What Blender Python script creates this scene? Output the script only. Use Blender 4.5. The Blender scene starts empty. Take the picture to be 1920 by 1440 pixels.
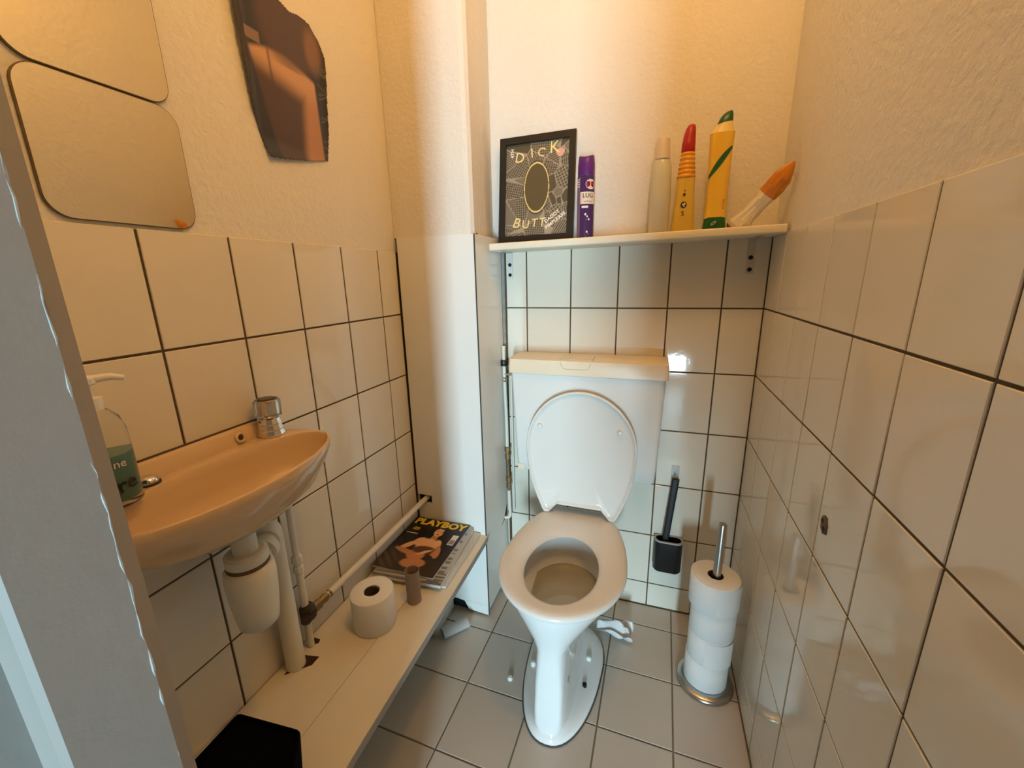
import bpy, bmesh, math, random
from mathutils import Vector, Matrix
random.seed(7)
S = bpy.context.scene
COL = S.collection
PI = math.pi

# ------------------------------------------------------------------ camera
cam_d = bpy.data.cameras.new('camera')
cam_d.sensor_width = 36.0
cam_d.lens = 774.83 * 36.0 / 1920.0
cam_d.clip_start = 0.01
cam = bpy.data.objects.new('camera', cam_d)
COL.objects.link(cam)
cam.matrix_world = Matrix(((0.9471954, -0.0611842, 0.3147656, -0.30266),
                           (0.3200326, 0.2416069, -0.9160815, -1.39010),
                           (-0.0199998, 0.9684434, 0.2484298, 1.20693),
                           (0, 0, 0, 1)))
S.camera = cam

# ------------------------------------------------------------------ world, light, exposure
world = bpy.data.worlds.new('world')
S.world = world
world.use_nodes = True
world.node_tree.nodes['Background'].inputs[0].default_value = (0.75, 0.88, 1.0, 1)
world.node_tree.nodes['Background'].inputs[1].default_value = 0.6
S.view_settings.view_transform = 'Standard'
S.view_settings.look = 'None'
S.view_settings.gamma = 1.0
S.view_settings.exposure = 0.0
S.view_settings.use_curve_mapping = False

WIN = dict(x=0.0, y=-3.60, z0=0.10, z1=1.20, w=0.32)     # hall window
ld = bpy.data.lights.new('window_daylight', 'AREA')
ld.shape = 'RECTANGLE'
ld.size = WIN['w'] - 0.08
ld.size_y = WIN['z1'] - WIN['z0'] - 0.1
ld.energy = 112.0
ld.color = (0.57, 0.85, 1.0)
lo = bpy.data.objects.new('window_daylight', ld)
COL.objects.link(lo)
lo.location = (WIN['x'], WIN['y'] - 0.03, (WIN['z0'] + WIN['z1']) / 2)
lo.rotation_euler = (PI / 2, 0, 0)          # shines towards +y
LAMP = (-0.24, -0.84, 2.30)
LAMP_STRENGTH = 89.0
LAMP_COLOR = (1.0, 0.53, 0.14)

# ------------------------------------------------------------------ materials
MATS = {}


def mat(name, col, rough=0.5, metal=0.0, noise=0.0, nscale=8.0, bump=0.0, bscale=60.0, spec=0.5,
        trans=0.0, ior=1.45, coat=0.0, sss=0.0, rand=0.0, emit=None, estr=0.0, alpha=1.0, rnoise=0.0):
    if name in MATS:
        return MATS[name]
    m = bpy.data.materials.new(name)
    m.use_nodes = True
    nt = m.node_tree
    b = nt.nodes['Principled BSDF']
    b.inputs['Base Color'].default_value = (*col, 1)
    b.inputs['Roughness'].default_value = rough
    b.inputs['Metallic'].default_value = metal
    b.inputs['Specular IOR Level'].default_value = spec
    b.inputs['Transmission Weight'].default_value = trans
    b.inputs['IOR'].default_value = ior
    b.inputs['Coat Weight'].default_value = coat
    b.inputs['Alpha'].default_value = alpha
    if sss:
        b.inputs['Subsurface Weight'].default_value = sss
        b.inputs['Subsurface Scale'].default_value = 0.01
    if emit:
        b.inputs['Emission Color'].default_value = (*emit, 1)
        b.inputs['Emission Strength'].default_value = estr
    tc = nt.nodes.new('ShaderNodeTexCoord')
    geo = nt.nodes.new('ShaderNodeNewGeometry')
    cur = None
    if noise:
        n = nt.nodes.new('ShaderNodeTexNoise')
        n.inputs['Scale'].default_value = nscale
        n.inputs['Detail'].default_value = 4
        nt.links.new(geo.outputs['Position'], n.inputs['Vector'])
        mr = nt.nodes.new('ShaderNodeMapRange')
        mr.inputs[3].default_value = 1.0 - noise
        mr.inputs[4].default_value = 1.0 + noise
        nt.links.new(n.outputs['Fac'], mr.inputs[0])
        cur = mr.outputs[0]
    if rand:
        oi = nt.nodes.new('ShaderNodeObjectInfo')
        mr2 = nt.nodes.new('ShaderNodeMapRange')
        mr2.inputs[3].default_value = 1.0 - rand
        mr2.inputs[4].default_value = 1.0 + rand
        nt.links.new(oi.outputs['Random'], mr2.inputs[0])
        if cur is None:
            cur = mr2.outputs[0]
        else:
            mu = nt.nodes.new('ShaderNodeMath')
            mu.operation = 'MULTIPLY'
            nt.links.new(cur, mu.inputs[0])
            nt.links.new(mr2.outputs[0], mu.inputs[1])
            cur = mu.outputs[0]
    if cur is not None:
        hsv = nt.nodes.new('ShaderNodeHueSaturation')
        hsv.inputs['Color'].default_value = (*col, 1)
        nt.links.new(cur, hsv.inputs['Value'])
        nt.links.new(hsv.outputs[0], b.inputs['Base Color'])
    if bump:
        n2 = nt.nodes.new('ShaderNodeTexNoise')
        n2.inputs['Scale'].default_value = bscale
        n2.inputs['Detail'].default_value = 6
        n2.inputs['Roughness'].default_value = 0.6
        nt.links.new(geo.outputs['Position'], n2.inputs['Vector'])
        bp = nt.nodes.new('ShaderNodeBump')
        bp.inputs['Strength'].default_value = 1.0
        bp.inputs['Distance'].default_value = bump
        nt.links.new(n2.outputs['Fac'], bp.inputs['Height'])
        nt.links.new(bp.outputs[0], b.inputs['Normal'])
    MATS[name] = m
    return m


def vcol_mat(name, rough=0.4, spec=0.5):
    if name in MATS:
        return MATS[name]
    m = bpy.data.materials.new(name)
    m.use_nodes = True
    nt = m.node_tree
    b = nt.nodes['Principled BSDF']
    a = nt.nodes.new('ShaderNodeVertexColor')
    a.layer_name = 'print'
    nt.links.new(a.outputs[0], b.inputs['Base Color'])
    b.inputs['Roughness'].default_value = rough
    b.inputs['Specular IOR Level'].default_value = spec
    MATS[name] = m
    return m


PLASTER = mat('plaster', (0.78, 0.735, 0.66), 0.85, bump=0.0035, bscale=75, noise=0.03, nscale=5)
TILE = mat('wall_tile', (0.76, 0.70, 0.59), 0.07, noise=0.035, nscale=7, rand=0.03, bump=0.0006, bscale=9)
GROUT = mat('grout', (0.10, 0.062, 0.03), 0.9, noise=0.2, nscale=30)
FTILE = mat('floor_tile', (0.56, 0.505, 0.44), 0.36, noise=0.06, nscale=6, rand=0.05, bump=0.0004, bscale=40)
FGROUT = mat('floor_grout', (0.22, 0.17, 0.12), 0.8, noise=0.2, nscale=30)
PANEL = mat('white_panel', (0.84, 0.83, 0.79), 0.25, noise=0.02, nscale=4)
CERAMIC = mat('white_ceramic', (0.84, 0.84, 0.82), 0.06)
SEATM = mat('seat_plastic', (0.82, 0.80, 0.76), 0.18)
PLASTIC = mat('white_plastic', (0.80, 0.78, 0.72), 0.3)
CREAMP = mat('cream_plastic', (0.86, 0.75, 0.57), 0.28)
BEIGE = mat('beige_ceramic', (0.66, 0.475, 0.295), 0.10, noise=0.02)
PIPEW = mat('painted_pipe', (0.76, 0.72, 0.62), 0.4, noise=0.05, nscale=40)
WOOD = mat('painted_board', (0.80, 0.72, 0.58), 0.35, noise=0.04, nscale=12)
SHELFM = mat('shelf_paint', (0.80, 0.74, 0.60), 0.45, noise=0.06, nscale=30, bump=0.0006, bscale=120)
DARK = mat('dark_gap', (0.012, 0.010, 0.008), 0.9)
BLACK = mat('black_plastic', (0.010, 0.010, 0.012), 0.35)
BLACKM = mat('black_matt', (0.0025, 0.0025, 0.003), 0.95, spec=0.05)
STEEL = mat('steel', (0.48, 0.45, 0.41), 0.28, metal=1.0)
CHROME = mat('chrome', (0.75, 0.73, 0.70), 0.08, metal=1.0)
BRASS = mat('old_brass', (0.28, 0.19, 0.09), 0.4, metal=0.8, noise=0.3, nscale=120)
PAPER = mat('toilet_paper', (0.86, 0.85, 0.83), 0.95, bump=0.0008, bscale=300)
CORE = mat('cardboard', (0.34, 0.25, 0.20), 0.9, noise=0.05, nscale=50)
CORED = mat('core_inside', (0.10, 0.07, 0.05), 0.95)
FRAMEP = mat('frame_paint', (0.34, 0.315, 0.285), 0.55, noise=0.04, nscale=10, bump=0.0006, bscale=25)
HALLM = mat('hall_paint', (0.16, 0.12, 0.09), 0.9)


# ------------------------------------------------------------------ mesh helpers (world coordinates)
def wl(o):
    v = Vector((0, 0, 0))
    while o:
        v += o.location
        o = o.parent
    return v


def obj(name, vf, m, parent=None, smooth=False, kind=None, angle=None):
    verts, faces = vf
    off = wl(parent) if parent else Vector((0, 0, 0))
    me = bpy.data.meshes.new(name)
    me.from_pydata([tuple(Vector(v) - off) for v in verts], [], faces)
    bm = bmesh.new()
    bm.from_mesh(me)
    bmesh.ops.remove_doubles(bm, verts=bm.verts, dist=1e-6)
    bmesh.ops.recalc_face_normals(bm, faces=bm.faces)
    bm.to_mesh(me)
    bm.free()
    if smooth:
        for p in me.polygons:
            p.use_smooth = True
        me.set_sharp_from_angle(angle=math.radians(angle or 45))
    me.materials.append(m)
    o = bpy.data.objects.new(name, me)
    COL.objects.link(o)
    if parent:
        o.parent = parent
    if kind:
        o['kind'] = kind
    return o


def tag(o, label, cat, group=None, kind=None):
    o['label'] = label
    o['category'] = cat
    if group:
        o['group'] = group
    if kind:
        o['kind'] = kind
    return o


def thing(name, label, cat, loc, group=None):
    o = bpy.data.objects.new(name, None)
    o.empty_display_size = 0.05
    COL.objects.link(o)
    o.location = loc
    return tag(o, label, cat, group)


def struct(name, vf, m, label, cat, smooth=False):
    return tag(obj(name, vf, m, None, smooth), label, cat, None, 'structure')


def join(*parts):
    V, F = [], []
    for v, f in parts:
        n = len(V)
        V += list(v)
        F += [tuple(i + n for i in q) for q in f]
    return V, F


def box(x0, x1, y0, y1, z0, z1):
    v = [(x0, y0, z0), (x1, y0, z0), (x1, y1, z0), (x0, y1, z0), (x0, y0, z1), (x1, y0, z1), (x1, y1, z1), (x0, y1, z1)]
    f = [(3, 2, 1, 0), (4, 5, 6, 7), (0, 1, 5, 4), (1, 2, 6, 5), (2, 3, 7, 6), (3, 0, 4, 7)]
    return v, f


def xf(vf, M):
    return [tuple(M @ Vector(v)) for v in vf[0]], vf[1]


def loft(sections, cap0=True, cap1=True, closed=True):
    n = len(sections[0])
    V = [tuple(p) for s in sections for p in s]
    F = []
    for i in range(len(sections) - 1):
        for j in range(n if closed else n - 1):
            k = (j + 1) % n
            F.append((i * n + j, i * n + k, (i + 1) * n + k, (i + 1) * n + j))
    if cap0:
        F.append(tuple(range(n - 1, -1, -1)))
    if cap1:
        F.append(tuple((len(sections) - 1) * n + j for j in range(n)))
    return V, F


def lathe(cx, cy, prof, n=32, cap0=True, cap1=True, sx=1.0, sy=1.0):
    """prof: list of (radius, z) from bottom to top."""
    return loft([[(cx + r * sx * math.cos(2 * PI * k / n), cy + r * sy * math.sin(2 * PI * k / n), z) for k in range(n)]
                 for r, z in prof], cap0, cap1)


def tube(path, r, n=14, caps=True):
    pts = [Vector(p) for p in path]
    rs = r if isinstance(r, (list, tuple)) else [r] * len(pts)
    secs = []
    up = None
    for i, p in enumerate(pts):
        a = pts[max(i - 1, 0)]
        b = pts[min(i + 1, len(pts) - 1)]
        d = (b - a).normalized()
        if up is None:
            up = Vector((0, 0, 1)) if abs(d.z) < 0.9 else Vector((1, 0, 0))
        x = d.cross(up).normalized()
        y = x.cross(d).normalized()
        up = y
        secs.append([tuple(p + rs[i] * (x * math.cos(2 * PI * k / n) + y * math.sin(2 * PI * k / n))) for k in range(n)])
    return loft(secs, caps, caps)


def arc(path, rad, steps=6):
    """Round the corners of a polyline."""
    pts = [Vector(p) for p in path]
    out = [pts[0]]
    for i in range(1, len(pts) - 1):
        a, b, c = pts[i - 1], pts[i], pts[i + 1]
        ra = min(rad, (a - b).length * .49, (c - b).length * .49)
        p0 = b + (a - b).normalized() * ra
        p1 = b + (c - b).normalized() * ra
        for k in range(steps + 1):
            t = k / steps
            out.append((1 - t) ** 2 * p0 + 2 * t * (1 - t) * b + t * t * p1)
    out.append(pts[-1])
    return out


def poly_inset(P, d):
    """Inset a convex CCW polygon (list of 2D)."""
    n = len(P)
    L = []
    for i in range(n):
        a, b = P[i], P[(i + 1) % n]
        dx, dy = b[0] - a[0], b[1] - a[1]
        l = math.hypot(dx, dy) or 1e-9
        nx, ny = -dy / l, dx / l
        L.append(((a[0] + nx * d, a[1] + ny * d), (dx / l, dy / l)))
    out = []
    for i in range(n):
        (p, u), (q, w) = L[i - 1], L[i]
        det = u[0] * w[1] - u[1] * w[0]
        if abs(det) < 1e-9:
            out.append(q)
            continue
        t = ((q[0] - p[0]) * w[1] - (q[1] - p[1]) * w[0]) / det
        out.append((p[0] + u[0] * t, p[1] + u[1] * t))
    return out


def clip_poly(P, a, b, c):
    """Keep a*x+b*y<=c."""
    out = []
    for i in range(len(P)):
        p, q = P[i], P[(i + 1) % len(P)]
        fp, fq = a * p[0] + b * p[1] - c, a * q[0] + b * q[1] - c
        if fp <= 0:
            out.append(p)
        if (fp < 0 < fq) or (fq < 0 < fp):
            t = fp / (fp - fq)
            out.append((p[0] + t * (q[0] - p[0]), p[1] + t * (q[1] - p[1])))
    return out


def plate(P, z0, z1, ch=0.0):
    """Prism on a convex CCW polygon in local xy, chamfered at the top."""
    if ch:
        return loft([[(x, y, z0) for x, y in P], [(x, y, z1 - ch) for x, y in P], [(x, y, z1) for x, y in poly_inset(P, ch)]])
    return loft([[(x, y, z0) for x, y in P], [(x, y, z1) for x, y in P]])


def rrect(w, h, r, n=6, cx=0.0, cy=0.0):
    out = []
    for (sx, sy, a0) in ((1, 1, 0), (-1, 1, PI / 2), (-1, -1, PI), (1, -1, 1.5 * PI)):
        for k in range(n + 1):
            a = a0 + PI / 2 * k / n
            out.append((cx + sx * (w / 2 - r) + r * math.cos(a), cy + sy * (h / 2 - r) + r * math.sin(a)))
    return out


def basis(origin, ex, ey, ez):
    M = Matrix.Identity(4)
    for i, e in enumerate((ex, ey, ez)):
        e = Vector(e)
        M[0][i], M[1][i], M[2][i] = e
    M[0][3], M[1][3], M[2][3] = origin
    return M


def text_vf(s, size, M, align='CENTER', bend=None, shear=0.0, offset=0.0, space=1.0):
    """Flat lettering as mesh data; local xy mapped through M (or bend function)."""
    cu = bpy.data.curves.new('lettering', 'FONT')
    cu.body = s
    cu.size = size
    cu.align_x = align
    cu.align_y = 'CENTER'
    cu.shear = shear
    cu.offset = offset
    cu.space_character = space
    cu.resolution_u = 3
    o = bpy.data.objects.new('lettering', cu)
    COL.objects.link(o)
    dg = bpy.context.evaluated_depsgraph_get()
    dg.update()
    me = bpy.data.meshes.new_from_object(o.evaluated_get(dg))
    V = [tuple(v.co) for v in me.vertices]
    F = [tuple(p.vertices) for p in me.polygons]
    bpy.data.objects.remove(o)
    bpy.data.curves.remove(cu)
    bpy.data.meshes.remove(me)
    if bend:
        return [tuple(bend(v)) for v in V], F
    return [tuple(M @ Vector(v)) for v in V], F


def flat(name, vf, m, parent):
    """Print lying on a surface: no merging of normals needed."""
    return obj(name, vf, m, parent)


def grid_print(name, nu, nv, pos, colf, m, parent, mask=None):
    """Sheet of (nu x nv) vertices with a colour per vertex."""
    V, C = [], []
    for j in range(nv):
        for i in range(nu):
            u, v = i / (nu - 1), j / (nv - 1)
            V.append(pos(u, v))
            C.append(colf(u, v))
    F = []
    for j in range(nv - 1):
        for i in range(nu - 1):
            if mask is None or mask((i + .5) / (nu - 1), (j + .5) / (nv - 1)):
                a = j * nu + i
                F.append((a, a + 1, a + nu + 1, a + nu))
    off = wl(parent) if parent else Vector((0, 0, 0))
    me = bpy.data.meshes.new(name)
    me.from_pydata([tuple(Vector(v) - off) for v in V], [], F)
    at = me.color_attributes.new('print', 'FLOAT_COLOR', 'POINT')
    for k, c in enumerate(C):
        at.data[k].color = (*c, 1)
    me.materials.append(m)
    for p in me.polygons:
        p.use_smooth = True
    o = bpy.data.objects.new(name, me)
    COL.objects.link(o)
    if parent:
        o.parent = parent
    return o


def srgb(r, g, b):
    def f(c):
        c /= 255
        return c / 12.92 if c <= 0.04045 else ((c + 0.055) / 1.055) ** 2.4
    return (f(r), f(g), f(b))


def mixc(a, b, t):
    t = max(0.0, min(1.0, t))
    return tuple(x + (y - x) * t for x, y in zip(a, b))


# ------------------------------------------------------------------ the room shell
W = 1.0747            # left wall at x = -W, right wall at x = 0, back wall at y = 0
YC = -0.2306          # front of the boxed pipe chase
XC = -0.807           # side of the chase
CEIL = 2.55
YF0, YF1 = -1.20, -1.36   # front wall, inside and outside face
PR = 0.004            # tiles stand proud of the plaster

wall_left = struct('wall_left', box(-W - 0.10, -W - PR, YF1, 0.10, -0.02, CEIL), PLASTER, 'plastered wall with cream tiles up to chest height behind the washbasin', 'wall')
wall_right = struct('wall_right', box(PR, 0.10, YF1, 0.10, -0.02, CEIL), PLASTER, 'plastered wall with glossy cream tiles beside the toilet roll stand', 'wall')
wall_back = struct('wall_back', box(-W - PR, PR, PR, 0.10, -0.02, CEIL), PLASTER, 'plastered wall with cream tiles behind the toilet cistern', 'wall')
floor = struct('floor', box(-W - PR, PR, YF1, PR, -0.06, -0.0025), FGROUT, 'greyish beige tiled floor', 'floor')
ceiling = struct('ceiling', box(-W - 0.1, 0.1, YF1, 0.1, CEIL, CEIL + 0.08), PLASTER, 'white plaster ceiling of the toilet room', 'ceiling')

# front wall with the door opening
XJ = -0.65
wall_front = struct('wall_front', join(box(-W - PR, XJ - 0.085, YF1, YF0, 0, CEIL), box(0.02, 0.10, YF1, YF0, 0, CEIL),
                                       box(XJ - 0.085, 0.02, YF1, YF0, 2.12, CEIL)), PLASTER, 'plaster wall around the toilet door opening', 'wall')

# pipe chase: plastered column above, panels below
chase_poly = [(-W - 0.003, -0.226), (-0.832, -0.2275), (-0.820, -0.2235), (-0.8135, -0.212), (-0.822, -0.10), (-0.838, 0.002), (-W - 0.003, 0.002)]
wall_chase = struct('wall_chase', loft([[(x, y, 1.333) for x, y in chase_poly], [(x, y, CEIL) for x, y in chase_poly]]), PLASTER,
                    'plastered pipe column in the corner above white panels', 'wall')
core_poly = [(-W - 0.002, -0.214), (XC - 0.016, -0.214), (XC - 0.016, 0.001), (-W - 0.002, 0.001)]
obj('column_core', loft([[(x, y, 0.0) for x, y in core_poly], [(x, y, 1.333) for x, y in core_poly]]), DARK, wall_chase)
# front panel with a hole where the water pipe enters
hx0, hx1, hz0, hz1 = -1.068, -1.012, 0.428, 0.462
x0, x1 = -W + 0.007, XC - 0.002
py0, py1 = YC, YC + 0.014
fp = join(box(x0, hx0, py0, py1, 0.05, 1.333), box(hx1, x1, py0, py1, 0.05, 1.333),
          box(hx0, hx1, py0, py1, 0.05, hz0), box(hx0, hx1, py0, py1, hz1, 1.333))
fb = [(-0.935, 0.05), (-0.935, 0.046), (-0.905, 0.046), (-0.885, 0.014), (x1, 0.008), (x1, 0.05)]
fb = [(-0.935, 0.0505), (-0.905, 0.046), (-0.888, 0.014), (x1, 0.008), (x1, 0.0505)]
obj('front_panel', join(fp, loft([[(x, py0, z) for x, z in fb], [(x, py1, z) for x, z in fb]])), PANEL, wall_chase)
obj('side_panel', box(XC - 0.014, XC, YC + 0.002, -0.012, 0.03, 1.333), PANEL, wall_chase)
obj('corner_strip', box(XC - 0.003, XC + 0.0008, YC - 0.0006, YC + 0.0016, 0.01, 1.333), mat('strip_grey', (0.06, 0.055, 0.05), 0.6), wall_chase)
obj('cutout_shade', loft([[(XC + 0.0006, -0.075, 0.285), (XC + 0.0006, -0.045, 0.300), (XC + 0.0006, -0.015, 0.345), (XC + 0.0006, -0.02, 0.30)],
                         [(XC - 0.002, -0.075, 0.285), (XC - 0.002, -0.045, 0.300), (XC - 0.002, -0.015, 0.345), (XC - 0.002, -0.02, 0.30)]]), DARK, wall_chase)  # dark plate on the panel, painted shade of a small cutout
# rough broken plaster edge over the side panel
V = []
for k in range(15):
    t = k / 14
    V.append((XC - 0.006 - t * 0.022, YC + 0.006 + t * 0.222, 1.333 + random.uniform(-0.004, 0.004)))
obj('plaster_crack', tube(V, [0.0022 + random.uniform(0, 0.0026) for _ in V], 6), mat('crack', (0.05, 0.035, 0.02), 0.9), wall_chase)

# ---- wall tiles, each one its own piece
JT = 0.0042
tile_cache = {}


def tile_mesh(w, h, th=0.0036, ch=0.0011):
    key = (round(w, 4), round(h, 4))
    if key not in tile_cache:
        P = [(-w / 2, -h / 2), (w / 2, -h / 2), (w / 2, h / 2), (-w / 2, h / 2)]
        v, f = plate(P, -th, 0.0, ch)
        me = bpy.data.meshes.new('tile')
        me.from_pydata(v, [], f)
        me.materials.append(TILE)
        tile_cache[key] = me
    return tile_cache[key]


def add_tile(parent, ca, cz, w, h, to_world, R):
    """centre (ca along the wall, cz height)"""
    if w < 0.006 or h < 0.006:
        return
    o = bpy.data.objects.new('tile', tile_mesh(w, h))
    COL.objects.link(o)
    o.parent = parent
    jit = Matrix.Rotation(random.gauss(0, 0.0022), 4, 'X') @ Matrix.Rotation(random.gauss(0, 0.0022), 4, 'Y')
    M = R @ jit
    M.translation = Vector(to_world(ca, cz))
    o.matrix_local = M


def tile_wall(parent, seams, levels, to_world, R):
    for i in range(len(seams) - 1):
        a0, a1 = seams[i], seams[i + 1]
        for j in range(len(levels) - 1):
            b0, b1 = levels[j], levels[j + 1]
            add_tile(parent, (a0 + a1) / 2, (b0 + b1) / 2, abs(a1 - a0) - JT, b1 - b0 - JT, to_world, R)


wt = 0.152
lv = sorted([0.002] + [1.1058 - k * 0.2013 for k in range(6)] + [1.3075])
sb = sorted([0.0] + [-0.112 - k * wt for k in range(5)] + [XC + 0.012])
tile_wall(wall_back, sb, lv, lambda a, z: (a, 0, z), basis((0, 0, 0), (1, 0, 0), (0, 0, 1), (0, -1, 0)))
sr = sorted([-0.001] + [-0.1364 - k * wt for k in range(7)] + [YF0])
tile_wall(wall_right, sr, lv, lambda a, z: (0, a, z), basis((0, 0, 0), (0, -1, 0), (0, 0, 1), (-1, 0, 0)))
lvl = sorted([0.002] + [1.1003 - k * 0.1996 for k in range(6)] + [1.2955])
sl = sorted([-0.2306 + 0.001] + [-0.3226 - k * wt for k in range(6)] + [YF0])
tile_wall(wall_left, sl, lvl, lambda a, z: (-W, a, z), basis((0, 0, 0), (0, 1, 0), (0, 0, 1), (1, 0, 0)))
obj('grout_bed', box(XC + 0.003, PR, 0.0021, PR + 0.001, 0, 1.304), GROUT, wall_back)
obj('grout_bed', box(0.0021, PR + 0.001, YF0, 0.002, 0, 1.304), GROUT, wall_right)
obj('grout_bed', box(-W - PR - 0.001, -W - 0.0021, YF0, -0.2, 0, 1.292), GROUT, wall_left)
# torn sealant along the chase
obj('sealant_strip', box(XC + 0.0005, XC + 0.0085, -0.004, 0.003, 0.75, 1.295), mat('old_sealant', (0.30, 0.29, 0.27), 0.8, noise=0.5, nscale=40), wall_back)

# ---- floor tiles
fx, fy, fa, fw = -0.1776, -0.1026, -0.0188, 0.1978
ca_, sa_ = math.cos(fa), math.sin(fa)
full_floor = None
for i in range(-2, 7):
    for j in range(-2, 8):
        h2 = fw / 2 - 0.0022
        cxl, cyl = -(i + 0.5) * fw, -(j + 0.5) * fw
        P = [(cxl - h2, cyl - h2), (cxl + h2, cyl - h2), (cxl + h2, cyl + h2), (cxl - h2, cyl + h2)]
        P = [(fx + a * ca_ - b * sa_, fy + a * sa_ + b * ca_) for a, b in P]
        n0 = [p for p in P]
        for (a, b, c) in ((1, 0, -0.002), (-1, 0, W - 0.002), (0, 1, -0.002), (0, -1, 1.355)):
            P = clip_poly(P, a, b, c) if len(P) > 2 else []
        if len(P) < 3:
            continue
        ar = abs(sum(P[k][0] * P[(k + 1) % len(P)][1] - P[(k + 1) % len(P)][0] * P[k][1] for k in range(len(P)))) / 2
        if ar < 2e-4:
            continue
        obj('floor_tile', plate(P, -0.006, 0.0, 0.0009), FTILE, floor)

# ---- door frame, added door, hall
prof = [(XJ - 0.085, -1.2215), (XJ - 0.070, -1.2215), (XJ - 0.006, -1.2285), (XJ, -1.2400), (XJ, -1.2930), (XJ - 0.004, -1.2965),
        (XJ - 0.032, -1.2965), (XJ - 0.032, -1.375), (XJ - 0.085, -1.375)]
trim_1 = thing('trim_1', 'grey painted wooden door frame post with chipped edges', 'door frame', (XJ - 0.03, -1.29, 0))
trim_1['kind'] = 'structure'
nz = 60
secs = []
for k in range(nz + 1):
    z = 2.06 * k / nz
    secs.append([(x, y, z) for x, y in prof])
obj('post', loft(secs), FRAMEP, trim_1)
# ridge of thick paint along the edge
V, Rr = [], []
for k in range(150):
    z = 0.25 + 1.5 * k / 149
    V.append((XJ - 0.0005 + random.gauss(0, 0.0004), -1.2405 + random.gauss(0, 0.0006), z))
    Rr.append(max(0.0002, 0.0006 + random.gauss(0, 0.0005)))
obj('paint_ridge', tube(V, Rr, 6), mat('frame_ridge', (0.44, 0.42, 0.39), 0.5), trim_1, True)
obj('nail_hole', lathe(0, 0, [(0.0016, 0), (0.0016, 0.0008)], 10), DARK, trim_1)
bpy.data.objects['nail_hole'].location = Vector((XJ + 0.0001, -1.2915, 0.985)) - trim_1.location
bpy.data.objects['nail_hole'].rotation_euler = (0, PI / 2, 0)
o2 = bpy.data.objects['nail_hole'].copy()
COL.objects.link(o2)
o2.location = Vector((XJ + 0.0001, -1.2905, 0.975)) - trim_1.location
obj('head', box(XJ - 0.085, 0.03, -1.375, -1.198, 2.06, 2.12), FRAMEP, trim_1)
obj('post', box(-0.03, 0.03, -1.375, -1.198, 0, 2.06), FRAMEP, trim_1)

dA, dB = Vector((-0.035, -1.385, 0)), Vector((-0.040, -2.02, 0))  # added, unseen: door leaf opened to block daylight on the right
dd = (dB - dA).normalized()
dn = Vector((-dd.y, dd.x, 0))
Md = basis(dA, dd, dn, (0, 0, 1))
door = struct('added_door_1', xf(box(0, (dB - dA).length, 0, 0.038, 0.01, 2.04), Md), FRAMEP, 'added grey door outside the toilet, set open to block daylight', 'door')
obj('door_handle', xf(join(tube([(0.58, -0.02, 1.05), (0.58, -0.06, 1.05), (0.47, -0.06, 1.05)], 0.009), box(0.565, 0.595, -0.012, 0.0, 0.98, 1.13)), Md), STEEL, door)

coat = []  # added, unseen: coat shape keeping daylight off the upper right
for k in range(17):
    t = k / 16
    z = 0.60 + 1.02 * t
    wd = 0.085 - 0.045 * t ** 3
    row = []
    for q in range(24):
        a = 2 * PI * q / 24
        rr = 1 + 0.10 * math.sin(5 * a + 3 * t) * (1 - t)
        row.append((-0.118 + wd * rr * math.cos(a), -1.99 + 0.030 * rr * math.sin(a), z))
    coat.append(row)
tag(obj('added_coat', loft(coat), mat('added_coat_cloth', (0.05, 0.05, 0.06), 0.95, bump=0.002, bscale=200), None, True, angle=70), 'added dark coat shape on the door outside, blocking daylight', 'coat')

HX0, HX1, HY = -1.35, 0.75, WIN['y']
struct('floor_hall', box(HX0, HX1, HY, YF1, -0.06, -0.003), mat('hall_floor', (0.12, 0.085, 0.06), 0.5), 'brown hall floor outside the toilet door', 'floor')
struct('ceiling_hall', box(HX0, HX1, HY, YF1, CEIL, CEIL + 0.08), HALLM, 'brown hall ceiling outside the toilet door', 'ceiling')
struct('wall_hall_left', box(HX0 - 0.08, HX0, HY, YF1, 0, CEIL), HALLM, 'plain hall wall on the washbasin side', 'wall')
struct('wall_hall_right', box(HX1, HX1 + 0.08, HY, YF1, 0, CEIL), HALLM, 'plain hall wall on the roll stand side', 'wall')
struct('wall_hall_near', join(box(HX0, -W - 0.1, YF1, YF1 + 0.06, 0, CEIL), box(0.1, HX1, YF1, YF1 + 0.06, 0, CEIL)), HALLM, 'hall wall either side of the toilet room', 'wall')
wx0, wx1 = WIN['x'] - WIN['w'] / 2, WIN['x'] + WIN['w'] / 2
struct('wall_hall_window', join(box(HX0, wx0, HY - 0.1, HY, 0, CEIL), box(wx1, HX1, HY - 0.1, HY, 0, CEIL), box(wx0, wx1, HY - 0.1, HY, 0, WIN['z0']),
                                box(wx0, wx1, HY - 0.1, HY, WIN['z1'], CEIL)), HALLM, 'hall wall with a narrow low window letting in daylight', 'wall')
win = thing('window_1', 'narrow white framed window at the end of the hall', 'window', (WIN['x'], HY, WIN['z0']))
win['kind'] = 'structure'
for (a, b, c, d) in ((wx0, wx0 + 0.04, WIN['z0'], WIN['z1']), (wx1 - 0.04, wx1, WIN['z0'], WIN['z1']), (wx0, wx1, WIN['z0'], WIN['z0'] + 0.05), (wx0, wx1, WIN['z1'] - 0.05, WIN['z1'])):
    obj('window_frame', box(a, b, HY - 0.03, HY + 0.01, c, d), PLASTIC, win)

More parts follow.
